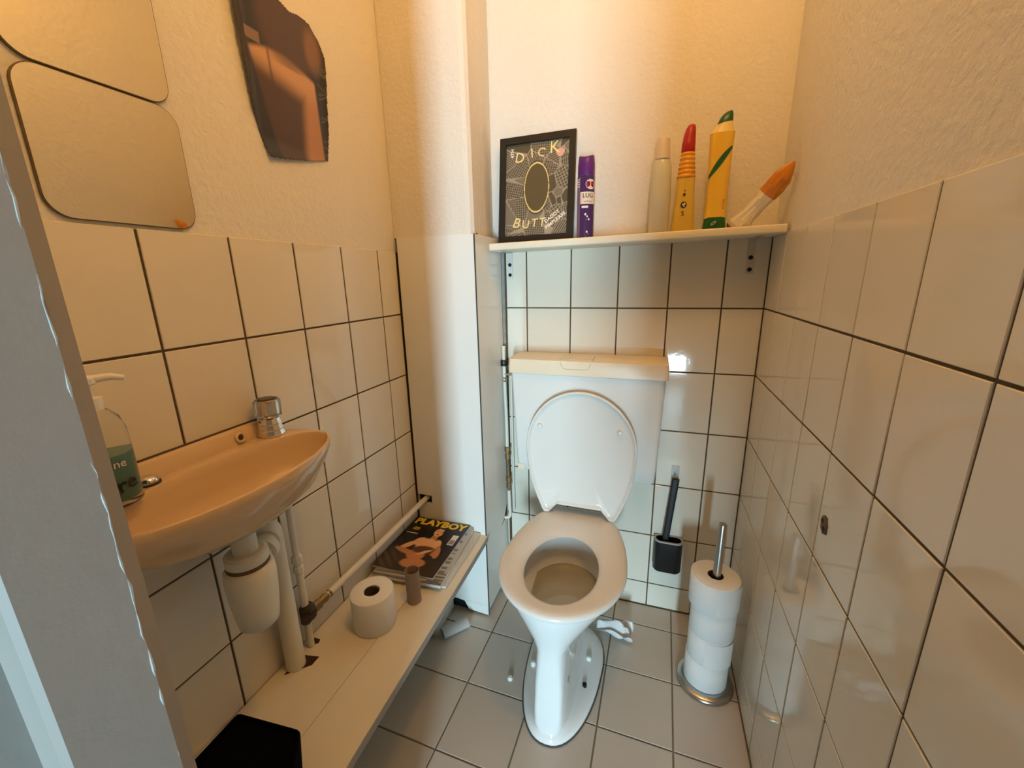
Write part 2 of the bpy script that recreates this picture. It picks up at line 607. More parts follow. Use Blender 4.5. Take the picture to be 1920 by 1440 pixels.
# ------------------------------------------------------------------ ceiling lamp
lamp = thing('ceiling_lamp', 'warm glowing glass globe lamp on the toilet ceiling', 'lamp', (LAMP[0], LAMP[1], CEIL))
obj('lamp_base', lathe(LAMP[0], LAMP[1], [(0.028, LAMP[2] + 0.05), (0.03, LAMP[2] + 0.09), (0.055, CEIL - 0.02), (0.055, CEIL - 0.0005)], 32), PLASTIC, lamp, True)
gp = [(max(0.001, 0.062 * math.sin(a)), LAMP[2] - 0.062 * math.cos(a)) for a in [PI * k / 16 for k in range(17)]]
obj('lamp_globe', lathe(LAMP[0], LAMP[1], gp, 32), mat('lamp_glow', (1, 0.9, 0.8), 0.5, emit=LAMP_COLOR, estr=LAMP_STRENGTH), lamp, True)

# ------------------------------------------------------------------ toilet
TX = -0.506
N = 56


def egg(cx, yf, yb, hw, z, n=2.0, k=0.0, ymid=0.5, flatb=None):
    """closed section; yf front (more negative), yb back; n squareness; k taper to the front"""
    yc = yf + (yb - yf) * ymid
    out = []
    for i in range(N):
        t = 2 * PI * i / N
        c, s = math.cos(t), math.sin(t)
        cc = math.copysign(abs(c) ** (2 / n), c)
        ss = math.copysign(abs(s) ** (2 / n), s)
        y = yc + ss * ((yb - yc) if ss > 0 else (yc - yf))
        x = cx + hw * cc * (1 + k * ss)
        out.append((x, y, z))
    return out


toilet = thing('toilet', 'white floor standing toilet with its lid up and seat down', 'toilet', (TX, -0.36, 0))
secs = [egg(TX, -0.586, -0.17, 0.116, 0.0, 2.3, 0.12, 0.60),
        egg(TX, -0.585, -0.17, 0.116, 0.010, 2.3, 0.12, 0.60),
        egg(TX, -0.580, -0.175, 0.110, 0.017, 2.3, 0.12, 0.60),
        egg(TX, -0.574, -0.18, 0.080, 0.0225, 2.6, 0.10, 0.6),
        egg(TX, -0.572, -0.18, 0.056, 0.029, 4.0, 0.05, 0.6),
        egg(TX, -0.571, -0.18, 0.0480, 0.042, 6.5, 0.03, 0.6),
        egg(TX, -0.568, -0.18, 0.0465, 0.08, 7.5, 0.02, 0.6),
        egg(TX, -0.561, -0.18, 0.0455, 0.17, 7.0, 0.03, 0.6),
        egg(TX, -0.556, -0.18, 0.0475, 0.235, 5.0, 0.06, 0.6),
        egg(TX, -0.556, -0.16, 0.056, 0.262, 3.8, 0.12, 0.6),
        egg(TX, -0.561, -0.13, 0.088, 0.292, 2.8, 0.14, 0.58),
        egg(TX, -0.572, -0.11, 0.130, 0.328, 2.3, 0.12, 0.56),
        egg(TX, -0.581, -0.10, 0.156, 0.362, 2.15, 0.08, 0.54),
        egg(TX, -0.587, -0.095, 0.167, 0.388, 2.1, 0.05, 0.53),
        egg(TX, -0.588, -0.095, 0.168, 0.400, 2.1, 0.05, 0.53),
        egg(TX, -0.584, -0.10, 0.164, 0.4045, 2.1, 0.05, 0.53),
        egg(TX, -0.555, -0.235, 0.118, 0.4045, 2.1, 0.03, 0.52),
        egg(TX, -0.551, -0.240, 0.113, 0.395, 2.1, 0.03, 0.52),
        egg(TX, -0.553, -0.238, 0.117, 0.365, 2.1, 0.03, 0.52),
        egg(TX, -0.545, -0.225, 0.122, 0.330, 2.1, 0.03, 0.52),
        egg(TX, -0.525, -0.235, 0.110, 0.300, 2.1, 0.03, 0.52),
        egg(TX, -0.495, -0.260, 0.085, 0.285, 2.0, 0.03, 0.52),
        egg(TX, -0.44, -0.32, 0.040, 0.280, 2.0, 0.0, 0.5)]
obj('bowl', loft(secs), CERAMIC, toilet, True, angle=42)
obj('water', loft([egg(TX, -0.523, -0.237, 0.108, 0.2985, 2.1, 0.03, 0.52), egg(TX, -0.523, -0.237, 0.108, 0.3005, 2.1, 0.03, 0.52)]),
    mat('water', (0.86, 0.84, 0.76), 0.02, trans=0.9, ior=1.33), toilet)
fo = egg(TX, -0.588, -0.168, 0.118, 0.0, 2.3, 0.12, 0.60)
obj('sealant', tube([(x, y, 0.0012) for x, y, z in fo] + [(fo[0][0], fo[0][1], 0.0012)], 0.0022, 6), mat('dirty_sealant', (0.09, 0.08, 0.065), 0.9), toilet)
for (bx, by) in ((-0.596, -0.385), (-0.432, -0.315)):
    obj('bolt_cap', lathe(bx, by, [(0.0085, 0.016), (0.0085, 0.030), (0.006, 0.034), (0.001, 0.035)], 16), PLASTIC, toilet, True)
obj('bolt_hole', lathe(-0.431, -0.408, [(0.0065, 0.02), (0.0065, 0.0305)], 16), DARK, toilet)
obj('outlet_collar', tube([(TX, -0.20, 0.18), (TX, -0.06, 0.18), (TX, -0.002, 0.18)], 0.055, 24), PLASTIC, toilet, True)


def ray_r(P, c, a):
    """distance from c to closed polygon P along angle a"""
    dx, dy = math.cos(a), math.sin(a)
    best = 0
    for i in range(len(P)):
        p, q = P[i], P[(i + 1) % len(P)]
        ex, ey = q[0] - p[0], q[1] - p[1]
        det = dx * (-ey) + ex * dy
        if abs(det) < 1e-12:
            continue
        rx, ry = p[0] - c[0], p[1] - c[1]
        t = (rx * (-ey) + ex * ry) / det
        s = (dx * ry - dy * rx) / det
        if -1e-9 <= s <= 1 + 1e-9 and t > best:
            best = t
    return best


def seat_outline(tab=True):
    P = []
    for k in range(41):                       # front half egg, right to left
        a = -PI * k / 40
        P.append((0.1785 * math.cos(a), -0.385 + 0.214 * math.sin(a)))
    L = [(-0.176, -0.34), (-0.168, -0.28), (-0.155, -0.225), (-0.138, -0.175)]
    if tab:
        L += [(-0.120, -0.150), (-0.098, -0.143), (-0.091, -0.116), (-0.080, -0.102)]
    else:
        L += [(-0.128, -0.150), (-0.122, -0.128), (-0.101, -0.128), (-0.095, -0.166)]
    P += L + [(-x, y) for x, y in reversed(L)]
    return P


SO = seat_outline()
c0 = (0.0, -0.385)
NA = 120
outer, inner = [], []
for k in range(NA):
    a = 2 * PI * k / NA
    r = ray_r(SO, c0, a)
    outer.append((c0[0] + r * math.cos(a), c0[1] + r * math.sin(a)))
    e = [(0.1025 * math.cos(t), -0.400 + (0.148 if math.sin(t) > 0 else 0.142) * math.sin(t)) for t in [2 * PI * i / 90 for i in range(90)]]
    r2 = ray_r(e, c0, a)
    inner.append((c0[0] + r2 * math.cos(a), c0[1] + r2 * math.sin(a)))


def ringsec(t, z, d=0.0):
    return [(TX + o_[0] + (i_[0] - o_[0]) * t, o_[1] + (i_[1] - o_[1]) * t, z) for o_, i_ in zip(outer, inner)]


prof = [(0.03, 0.4075), (0.0, 0.4105), (0.0, 0.4165), (0.04, 0.4205), (0.14, 0.4235), (0.40, 0.4245), (0.75, 0.4215), (0.93, 0.4160), (1.0, 0.4090), (0.97, 0.4065)]
secs = [[(x, y, z + 0.007 * max(0.0, min(1.0, (y + 0.19) / 0.07))) for x, y, z in ringsec(t, z)] for t, z in prof]
V, F = loft(secs, False, False)
n = NA
L = (len(secs) - 1) * n
F += [(j, L + j, L + (j + 1) % n, (j + 1) % n) for j in range(n)]
obj('seat', (V, F), SEATM, toilet, True, angle=50)
# lid, open against the cistern
LO = seat_outline(False)
lean = math.radians(1.5)


def lidp(x, yy, dep):
    """outline point (x, y in seat coords) raised; dep = towards the room"""
    h = -0.128 - yy           # 0 at the hinge, up to .47
    h = h * 0.92
    return (TX + 0.004 + x, -0.146 - dep + h * math.sin(lean) * 0.3, 0.426 + h * math.cos(lean))


cl = (0.0, -0.36)
lo_ = []
for k in range(NA):
    a = 2 * PI * k / NA
    r = ray_r(LO, cl, a)
    lo_.append((cl[0] + r * math.cos(a), cl[1] + r * math.sin(a)))


def lsec(s, d):
    return [lidp(cl[0] + (p[0] - cl[0]) * s, cl[1] + (p[1] - cl[1]) * s, d) for p in lo_]


# hollow towards the hinge: bottom cut-out for the seat tab
lid_prof = [(0.2, -0.008), (0.6, -0.0075), (0.92, -0.006), (0.985, -0.002), (1.0, 0.004), (1.0, 0.010), (0.985, 0.012), (0.965, 0.0105), (0.955, 0.006), (0.90, 0.0035), (0.5, 0.0), (0.2, -0.001)]
lid = obj('lid', loft([lsec(s, d) for s, d in lid_prof]), SEATM, toilet, True, angle=60)
for sx, zz in ((-0.129, 0.735), (0.127, 0.735)):
    M = basis((TX + sx, -0.147, zz), (1, 0, 0), (0, 0, 1), (0, -1, 0))
    obj('bumper', xf(lathe(0, 0, [(0.0085, -0.002), (0.0085, 0.006), (0.007, 0.009), (0.003, 0.010)], 16), M), PLASTIC, lid, True)
for sx in (-0.078, 0.078):
    obj('hinge', tube([(TX + sx - 0.018, -0.122, 0.418), (TX + sx + 0.018, -0.122, 0.418)], 0.0085, 16), SEATM, toilet, True)

# ------------------------------------------------------------------ cistern
cis = thing('toilet_cistern', 'white plastic cistern with cream lid on the wall behind the toilet', 'cistern', (-0.498, -0.003, 0.54))
CX = -0.4985


def rsec(hw, yf, z, r=0.014):
    return [(x, y, z) for x, y in rrect(2 * hw, yf * -1, r, 4, CX, yf / 2 - 0.0012)]


obj('tank', loft([rsec(0.222, -0.100, 0.548), rsec(0.230, -0.108, 0.558), rsec(0.233, -0.110, 0.60), rsec(0.243, -0.124, 0.90), rsec(0.243, -0.124, 0.912)]),
    mat('tank_plastic', (0.82, 0.81, 0.78), 0.25), cis, True, angle=40)
lidc = obj('cistern_lid', loft([rsec(0.2475, -0.130, 0.903), rsec(0.2500, -0.133, 0.905), rsec(0.2500, -0.133, 0.9300), rsec(0.2475, -0.129, 0.9500), rsec(0.2440, -0.122, 0.9535)]), CREAMP, cis, True, angle=30)
bx0, bx1 = -0.575, -0.475
LINE = mat('lid_line', (0.42, 0.36, 0.27), 0.7)
bt = join(box(bx0, bx1, -0.116, -0.052, 0.9525, 0.9546))
obj('flush_button', bt, CREAMP, lidc)
bl = [(bx0 - 0.001, -0.05, 0.9537), (bx0 - 0.001, -0.123, 0.9537), (bx0 + 0.002, -0.1315, 0.9450), (bx0 + 0.010, -0.1338, 0.9290), (bx0 + 0.02, -0.1340, 0.926), (bx1 - 0.02, -0.1340, 0.926), (bx1 - 0.010, -0.1338, 0.9290), (bx1 - 0.002, -0.1315, 0.9450),
      (bx1 + 0.001, -0.123, 0.9537), (bx1 + 0.001, -0.05, 0.9537), (bx0 - 0.001, -0.05, 0.9537)]
obj('button_outline', tube(bl, 0.0007, 6), LINE, lidc)
obj('corner_stop', box(CX - 0.226, CX - 0.200, -0.113, -0.1085, 0.553, 0.573), CREAMP, cis)

# cistern supply pipe in the corner
cp = thing('supply_pipe', 'thin white water pipe with brass couplings in the corner by the cistern', 'pipe', (-0.789, -0.04, 0.29))
pth = arc([(-0.7985, -0.03, 0.975), (-0.7965, -0.035, 0.86), (-0.7905, -0.04, 0.72), (-0.790, -0.04, 0.58)], 0.05)
obj('pipe', tube(pth, 0.0062), PIPEW, cp, True)
obj('pipe', tube([(-0.790, -0.04, 0.60), (-0.787, -0.04, 0.42)], 0.006), BRASS, cp, True)
obj('pipe', tube(arc([(-0.787, -0.04, 0.43), (-0.784, -0.04, 0.305), (-0.806, -0.045, 0.300)], 0.012), 0.0058), PIPEW, cp, True)
obj('pipe', tube([(-0.778, -0.016, 0.90), (-0.776, -0.016, 0.32)], 0.0045), PIPEW, cp, True)
for (z, x) in ((0.575, -0.790), (0.455, -0.7875)):
    obj('coupling', lathe(x, -0.04, [(0.008, z - 0.026), (0.0105, z - 0.024), (0.0105, z - 0.008), (0.0085, z - 0.006), (0.0085, z + 0.004), (0.0115, z + 0.006), (0.0115, z + 0.022), (0.008, z + 0.024)], 8), BRASS, cp)
obj('pipe_clip', lathe(-0.797, -0.032, [(0.0135, 0.905), (0.0145, 0.907), (0.0145, 0.924), (0.0135, 0.926)], 20), BLACK, cp, True)
obj('branch', tube([(-0.796, -0.036, 0.876), (-0.745, -0.045, 0.872)], 0.004), CHROME, cp, True)
obj('coupling', lathe(-0.7955, -0.037, [(0.005, 0.846), (0.009, 0.85), (0.009, 0.862), (0.005, 0.866)], 12), CHROME, cp, True)

# ------------------------------------------------------------------ shelf on the back wall
TL = math.radians(0.95)
SH0 = (-0.398, -0.0745, 1.3065)      # centre of the board
Ms = Matrix.Translation(SH0) @ Matrix.Rotation(-TL, 4, 'Y')
shelf = thing('wall_shelf', 'cream painted wooden wall shelf above the cistern', 'shelf', (-0.398, -0.07, 1.296))
P = rrect(0.145, 0.021, 0.004, 3)
obj('board', xf(loft([[(-0.396, a, b) for a, b in P], [(0.394, a, b) for a, b in P]]), Ms), SHELFM, shelf, True, angle=35)


def shelf_z(x):
    return SH0[2] + 0.0105 + (x - SH0[0]) * math.tan(TL) + 0.0003


for bx in (-0.7785, -0.050):
    zt = shelf_z(bx) - 0.0213
    br = obj('bracket', join(box(bx - 0.0095, bx + 0.0095, -0.0022, -0.0003, 1.205, zt), box(bx - 0.0095, bx + 0.0095, -0.10, -0.0003, zt - 0.002, zt)),
             mat('zinc', (0.55, 0.53, 0.50), 0.4, metal=0.7), shelf)
    for zz in (1.217, 1.250):
        M = basis((bx, -0.0022, zz), (1, 0, 0), (0, 0, 1), (0, -1, 0))
        obj('screw', xf(lathe(0, 0, [(0.0062, 0), (0.0058, 0.0016), (0.003, 0.0024)], 14), M), DARK, br, True)

# ------------------------------------------------------------------ framed drawing
fr = thing('framed_drawing', 'black framed drawing with hand lettered words leaning on the shelf', 'picture', (-0.672, -0.05, shelf_z(-0.672)))
zb = shelf_z(-0.672)
pB, pT = Vector((-0.672, -0.060, zb + 0.0025)), Vector((-0.6725, -0.0165, zb + 0.3185))
ey = (pT - pB).normalized()
ex = Vector((1, 0, math.tan(TL) * 0.6)).normalized()
ez = ex.cross(ey).normalized()       # towards the viewer (-y)
if ez.y > 0:
    ez = -ez
Mf = basis(pB, ex, ey, ez)
FWd, FH, FB = 0.240, 0.316, 0.0195


def fbar(P):
    return xf(loft([[(x, y, 0.0) for x, y in P], [(x, y, 0.013) for x, y in P]]), Mf)


hw_ = FWd / 2
FRM = mat('frame_black', (0.014, 0.012, 0.010), 0.35)
for P in ([(-hw_, 0), (hw_, 0), (hw_ - FB, FB), (-hw_ + FB, FB)], [(-hw_, FH), (-hw_ + FB, FH - FB), (hw_ - FB, FH - FB), (hw_, FH)],
          [(-hw_, 0), (-hw_ + FB, FB), (-hw_ + FB, FH - FB), (-hw_, FH)], [(hw_, 0), (hw_, FH), (hw_ - FB, FH - FB), (hw_ - FB, FB)]):
    obj('frame_bar', fbar(P), FRM, fr)
obj('backing', xf(box(-hw_ + 0.004, hw_ - 0.004, 0.004, FH - 0.004, -0.002, 0.003), Mf), CORE, fr)
rd = random.Random(3)
cells = [(rd.random(), rd.random(), rd.randrange(5), rd.random() * PI) for _ in range(34)]
AW, AH = FWd - 2 * FB, FH - 2 * FB
c_dark, c_line, c_line2 = srgb(84, 74, 58), srgb(158, 146, 128), srgb(236, 212, 140)
OV = (0.50, 0.52, 0.20, 0.27)         # plain oval in the middle (u, v, radii in u and v)


def drawing(u, v):
    du, dv = (u - OV[0]) / OV[2], (v - OV[1]) / OV[3]
    e = math.hypot(du, dv)
    if e < 1.0:
        if e > 0.945:
            return c_line2
        return srgb(88, 76, 52)
    x, y = u * AW, v * AH
    best = []
    for i, (cu, cv, k, a) in enumerate(cells):
        d = math.hypot(x - cu * AW, y - cv * AH)
        best.append((d, i))
    best.sort()
    (d0, i0), (d1, i1) = best[0], best[1]
    if d1 - d0 < 0.0022:
        return c_line
    _, _, k, a = cells[i0]
    if 1.0 < e < 1.08:
        return c_dark
    p = x * math.cos(a) + y * math.sin(a)
    q_ = -x * math.sin(a) + y * math.cos(a)
    if k == 0:
        return c_line if (p % 0.0062) < 0.0022 else c_dark
    if k == 1:
        return c_line if (p % 0.009) < 0.0022 or (q_ % 0.009) < 0.0022 else c_dark
    if k == 2:
        return mixc(c_dark, c_line, 0.75) if ((p % 0.007) - 0.0035) ** 2 + ((q_ % 0.007) - 0.0035) ** 2 < 6e-6 else c_dark
    if k == 3:
        return mixc(c_dark, c_line, 0.55 if (p % 0.005) < 0.0025 else 0.25)
    return c_dark


sheet = grid_print('drawing_sheet', 134, 186, lambda u, v: Mf @ Vector((-AW / 2 + u * AW, FB + v * AH, 0.0042)), drawing, vcol_mat('drawing_print', 0.35), fr)
INK = mat('cream_ink', srgb(238, 214, 140), 0.6)
INKW = mat('white_ink', srgb(240, 232, 215), 0.6)


def ft(s, size, u, v, m, rot=0.0, shear=0.0, off=0.0, space=1.0, z=0.0048):
    Mr = Mf @ Matrix.Translation((-AW / 2 + u * AW, FB + v * AH, z)) @ Matrix.Rotation(rot, 4, 'Z')
    flat('lettering', text_vf(s, size, Mr, shear=shear, offset=off, space=space), m, sheet)


ft('D', 0.042, 0.22, 0.850, INK, -0.15)
ft('I', 0.040, 0.415, 0.885, INK, 0.08)
ft('C', 0.036, 0.565, 0.885, INK, -0.25)
ft('K', 0.050, 0.77, 0.920, INK, 0.0)
ft('B', 0.044, 0.18, 0.145, INK, -0.2, 0.2)
ft('U', 0.036, 0.34, 0.125, INK, -0.1)
ft('T', 0.036, 0.475, 0.135, INK, 0.0, 0.15)
ft('T', 0.038, 0.60, 0.135, INK, 0.05, 0.15)
ft('DADDY', 0.0145, 0.76, 0.195, INKW, 0.62, 0, 0.0004, 1.1)
ft('PIMPLEASE', 0.0145, 0.815, 0.150, INKW, 0.62, 0, 0.0004, 1.1)
ft('4TH', 0.0145, 0.10, 0.91, INKW, PI / 2, 0, 0.0004)
blot = [(0.013 * math.cos(a) * (1 + 0.15 * math.sin(3 * a)), 0.012 * math.sin(a)) for a in [2 * PI * k / 16 for k in range(16)]]
flat('pink_patch', xf(loft([[(-AW / 2 + 0.86 * AW + x, FB + 0.865 * AH + y, 0.0044) for x, y in blot], [(-AW / 2 + 0.86 * AW + x, FB + 0.865 * AH + y, 0.0047) for x, y in blot]]), Mf), mat('pink_print', srgb(214, 160, 146), 0.6), sheet)

# ------------------------------------------------------------------ purple spray can
def zs(x):
    return shelf_z(x)


ax, ay = -0.5115, -0.085
za = zs(ax)
can = thing('spray_can', 'purple air freshener spray can standing beside the framed drawing', 'spray can', (ax, ay, za))
PUR = mat('can_purple', (0.055, 0.020, 0.11), 0.22, spec=0.6)
obj('can_body', lathe(ax, ay, [(0.022, za), (0.0245, za + 0.002), (0.0245, za + 0.168), (0.023, za + 0.176), (0.0195, za + 0.182)], 40), PUR, can, True)
caps = []
nca = 40
for r, z, dz in ((0.0235, 0.170, 0), (0.0240, 0.176, 0), (0.0238, 0.200, 0), (0.0215, 0.220, 1), (0.0200, 0.2215, 1), (0.0185, 0.214, 0.6), (0.006, 0.210, 0)):
    caps.append([(ax + r * math.cos(t), ay + r * math.sin(t), za + z + dz * 0.006 * (abs(math.cos(t)) ** 2 - 0.5)) for t in [2 * PI * k / nca for k in range(nca)]])
obj('cap', loft(caps), mat('cap_purple', (0.10, 0.012, 0.16), 0.35), can, True, angle=60)


def band(cx, cy, r, a0, a1, z0, z1, nn=14, rf=None):
    """curved patch on a cylinder; angle measured from -y towards +x"""
    V = []
    for k in range(nn + 1):
        a = a0 + (a1 - a0) * k / nn
        for z in (z0, z1):
            rr = rf(z) if rf else r
            V.append((cx + rr * math.sin(a), cy - rr * math.cos(a), z))
    F = [(2 * k, 2 * k + 2, 2 * k + 3, 2 * k + 1) for k in range(nn)]
    return V, F


def oval(cx, cy, r, a, z, ra, rz, nn=24):
    V = [(cx + r * math.sin(a), cy - r * math.cos(a), z)]
    for k in range(nn):
        t = 2 * PI * k / nn
        aa = a + ra * math.cos(t)
        V.append((cx + r * math.sin(aa), cy - r * math.cos(aa), z + rz * math.sin(t)))
    return V, [(0, 1 + k, 1 + (k + 1) % nn) for k in range(nn)]


def cyl_text(s, size, cx, cy, r, a, z, rot=0.0, off=0.0):
    c, sn = math.cos(rot), math.sin(rot)

    def bend(v):
        x, y = v[0] * c - v[1] * sn, v[0] * sn + v[1] * c
        aa = a + x / r
        return (cx + r * math.sin(aa), cy - r * math.cos(aa), z + y)
    return text_vf(s, size, None, bend=bend, offset=off)


CREAM_P = mat('label_cream', srgb(226, 208, 190), 0.4)
RED_P = mat('label_red', srgb(196, 40, 36), 0.4)
DK_P = mat('label_dark', srgb(40, 24, 36), 0.5)
WH_P = mat('label_white', srgb(236, 226, 220), 0.4)
LIL = mat('label_lilac', srgb(130, 96, 120), 0.4)
body = [o for o in can.children if o.name.startswith('can_body')][0]
VA = 0.1       # the label faces a little to the right
flat('label_stripe', band(ax, ay, 0.0247, -1.5, -0.55, za + 0.003, za + 0.166), LIL, body)
flat('label_oval', oval(ax, ay, 0.0248, 0.72, za + 0.146, 0.62, 0.0135), CREAM_P, body)
flat('lettering', cyl_text('UN', 0.018, ax, ay, 0.0250, 0.72, za + 0.146, 0.08, 0.0004), RED_P, body)
flat('label_panel', band(ax, ay, 0.0248, -0.52, 1.35, za + 0.094, za + 0.126), CREAM_P, body)
flat('lettering', cyl_text('LUG', 0.0165, ax, ay, 0.0250, 0.42, za + 0.1155, 0, 0.0003), DK_P, body)
flat('lettering', cyl_text('verfrisser', 0.0070, ax, ay, 0.0250, 0.48, za + 0.1005), DK_P, body)
flat('label_bar', band(ax, ay, 0.0248, -0.32, 0.45, za + 0.083, za + 0.089), WH_P, body)
for k, zz in enumerate((0.140, 0.146, 0.152, 0.158)):
    flat('label_bar', band(ax, ay, 0.0249, -1.35, -0.65, za + zz, za + zz + 0.0028), WH_P, body)
for (aa, zz, sc) in ((0.15, 0.066, 1.0), (0.36, 0.060, 0.8), (0.55, 0.052, 0.9), (0.25, 0.052, 0.6), (0.35, 0.018, 0.9), (0.5, 0.012, 0.7)):
    flat('label_flower', oval(ax, ay, 0.0248, aa, za + zz, 0.11 * sc, 0.0035 * sc), LIL if sc < .75 else WH_P, body)

# ------------------------------------------------------------------ bottles on the shelf
bx_, by_ = -0.3065, -0.088
zb_ = zs(bx_)
b1 = thing('shampoo_bottle', 'plain translucent white bottle with a pale cap on the shelf', 'bottle', (bx_, by_, zb_))
obj('bottle_body', lathe(bx_, by_, [(0.020, zb_), (0.0265, zb_ + 0.003), (0.0275, zb_ + 0.10), (0.0260, zb_ + 0.15), (0.0250, zb_ + 0.172), (0.0205, zb_ + 0.186), (0.0175, zb_ + 0.193)], 36, sy=0.75),
    mat('milky_plastic', (0.62, 0.60, 0.46), 0.22, sss=0.3, noise=0.03), b1, True, angle=60)
obj('cap', lathe(bx_, by_, [(0.0195, zb_ + 0.1905), (0.0185, zb_ + 0.20), (0.0165, zb_ + 0.238), (0.0155, zb_ + 0.2405), (0.001, zb_ + 0.2405)], 30, sy=0.9), mat('pale_cap', (0.66, 0.56, 0.42), 0.4), b1, True, angle=40)

cx_, cy_ = -0.243, -0.088
zc = zs(cx_)
b2 = thing('cleaner_bottle', 'yellow cleaner bottle with ribbed neck and pointed red cap', 'bottle', (cx_, cy_, zc))
YEL = mat('yellow_plastic', (0.68, 0.46, 0.07), 0.25, noise=0.04)
YEL2 = mat('orange_plastic', (0.78, 0.34, 0.02), 0.2)
SECN = 36


def osec(cx, cy, hx, hy, z, n=2.6, sh=0.0):
    out = []
    for k in range(SECN):
        t = 2 * PI * k / SECN
        c, s = math.cos(t), math.sin(t)
        out.append((cx + sh + hx * math.copysign(abs(c) ** (2 / n), c), cy + hy * math.copysign(abs(s) ** (2 / n), s), z))
    return out


obj('bottle_body', loft([osec(cx_, cy_, 0.027, 0.019, zc, 3), osec(cx_, cy_, 0.0300, 0.021, zc + 0.003, 3.2), osec(cx_, cy_, 0.0265, 0.020, zc + 0.05, 3), osec(cx_, cy_, 0.0238, 0.019, zc + 0.09, 2.8),
                         osec(cx_, cy_, 0.0230, 0.0185, zc + 0.125, 2.5), osec(cx_, cy_, 0.0228, 0.0185, zc + 0.138, 2.3)]), YEL, b2, True, angle=50)
ribs = []
for k in range(31):
    t = k / 30
    z = zc + 0.136 + t * 0.066
    r = 0.0225 - 0.0065 * t + (0.0013 if (k % 5) in (1, 2, 3) else -0.0008)
    ribs.append(osec(cx_, cy_, r, r * 0.92, z, 2.1))
obj('ribbed_neck', loft(ribs), YEL2, b2, True, angle=80)
cps = []
for (r, z, sh) in ((0.0160, 0.1995, 0), (0.0172, 0.2015, 0), (0.0168, 0.222, 0), (0.0160, 0.226, 0.0005), (0.0150, 0.240, 0.001), (0.0120, 0.256, 0.003), (0.0085, 0.264, 0.0045), (0.002, 0.2665, 0.005)):
    cps.append(osec(cx_, cy_, r, r * 0.95, zc + z, 2.1, sh))
obj('cap', loft(cps), mat('red_plastic', (0.42, 0.015, 0.012), 0.35), b2, True, angle=50)
bb = [o for o in b2.children if o.name.startswith('bottle_body')][0]


def onfront(cx, cy, x, z, hy):
    return (cx + x, cy - hy, z)


def disc(cx, y, z, r, nn=20):
    return [(cx + r * math.cos(2 * PI * k / nn), y, z + r * math.sin(2 * PI * k / nn)) for k in range(nn)], [tuple(range(nn))]


flat('emblem', disc(cx_ - 0.002, cy_ - 0.0212, zc + 0.0685, 0.0078), DK_P, bb)
flat('emblem_mark', join(disc(cx_ - 0.004, cy_ - 0.0214, zc + 0.0695, 0.0022), disc(cx_ + 0.0005, cy_ - 0.0214, zc + 0.0705, 0.0024), disc(cx_ - 0.001, cy_ - 0.0214, zc + 0.0655, 0.002)), WH_P, bb)
flat('emblem', disc(cx_ - 0.002, cy_ - 0.0203, zc + 0.094, 0.0034), DK_P, bb)
flat('emblem', disc(cx_ - 0.001, cy_ - 0.0200, zc + 0.104, 0.0016), DK_P, bb)
flat('emblem', xf(text_vf('S', 0.018, basis((cx_ - 0.003, cy_ - 0.0218, zc + 0.046), (1, 0, 0), (0, 0, 1), (0, -1, 0))), Matrix.Identity(4)), DK_P, bb)

dx_, dy_ = -0.1640, -0.088
zd = zs(dx_)
b3 = thing('toilet_cleaner', 'tall yellow cleaner bottle with green cap, green base and green leaf stripe', 'bottle', (dx_, dy_, zd))
LIQ = mat('yellow_liquid', (0.80, 0.50, 0.05), 0.16, noise=0.03)
GRN = mat('green_plastic', (0.012, 0.10, 0.030), 0.3)
obj('bottle_body', loft([osec(dx_, dy_, 0.0270, 0.020, zd + 0.030, 3), osec(dx_, dy_, 0.0260, 0.0195, zd + 0.034, 3), osec(dx_, dy_, 0.0262, 0.0195, zd + 0.12, 3), osec(dx_, dy_, 0.0272, 0.0195, zd + 0.19, 3),
                         osec(dx_, dy_, 0.0292, 0.0195, zd + 0.230, 3), osec(dx_, dy_, 0.0295, 0.0195, zd + 0.234, 3)]), LIQ, b3, True, angle=50)
obj('base', loft([osec(dx_, dy_, 0.0265, 0.020, zd, 3), osec(dx_, dy_, 0.0285, 0.0215, zd + 0.003, 3), osec(dx_, dy_, 0.0265, 0.0203, zd + 0.030, 3), osec(dx_, dy_, 0.0258, 0.020, zd + 0.0315, 3)]), GRN, b3, True, angle=40)
sh_ = []
for (hx, hy, z, tilt, s) in ((0.0285, 0.019, 0.233, 0.0, 0.0), (0.0270, 0.018, 0.238, 0.0, 0.001), (0.0205, 0.016, 0.250, 0.10, 0.003), (0.0185, 0.0155, 0.256, 0.15, 0.004)):
    sh_.append([(x, y, zz + (x - dx_) * tilt) for x, y, zz in osec(dx_, dy_, hx, hy, zd + z, 2.4, s)])
obj('shoulder', loft(sh_), mat('pale_yellow', (0.80, 0.62, 0.24), 0.35), b3, True, angle=50)
cp_ = []
for (hx, z, tilt, s) in ((0.0178, 0.2545, 0.15, 0.004), (0.0175, 0.263, 0.2, 0.0045), (0.0150, 0.274, 0.35, 0.006), (0.0095, 0.2815, 0.35, 0.0085), (0.002, 0.284, 0.2, 0.009)):
    cp_.append([(x, y, zz + (x - dx_ - s) * tilt) for x, y, zz in osec(dx_, dy_, hx, hx * 0.85, zd + z, 2.6, s)])
obj('cap', loft(cp_), GRN, b3, True, angle=50)
b3b = [o for o in b3.children if o.name.startswith('bottle_body')][0]
st = []
for k in range(13):
    t = k / 12
    x = -0.025 + 0.050 * t
    wz = 0.020 * math.sin(PI * (0.12 + 0.80 * t)) + 0.003
    zz = zd + 0.130 + 0.068 * t ** 0.9
    yy = dy_ - 0.0199 * (1 - abs(x / 0.0272) ** 3) ** (1 / 3) - 0.0006
    st += [(x + dx_, yy, zz - wz * .5), (x + dx_, yy, zz + wz * .5)]
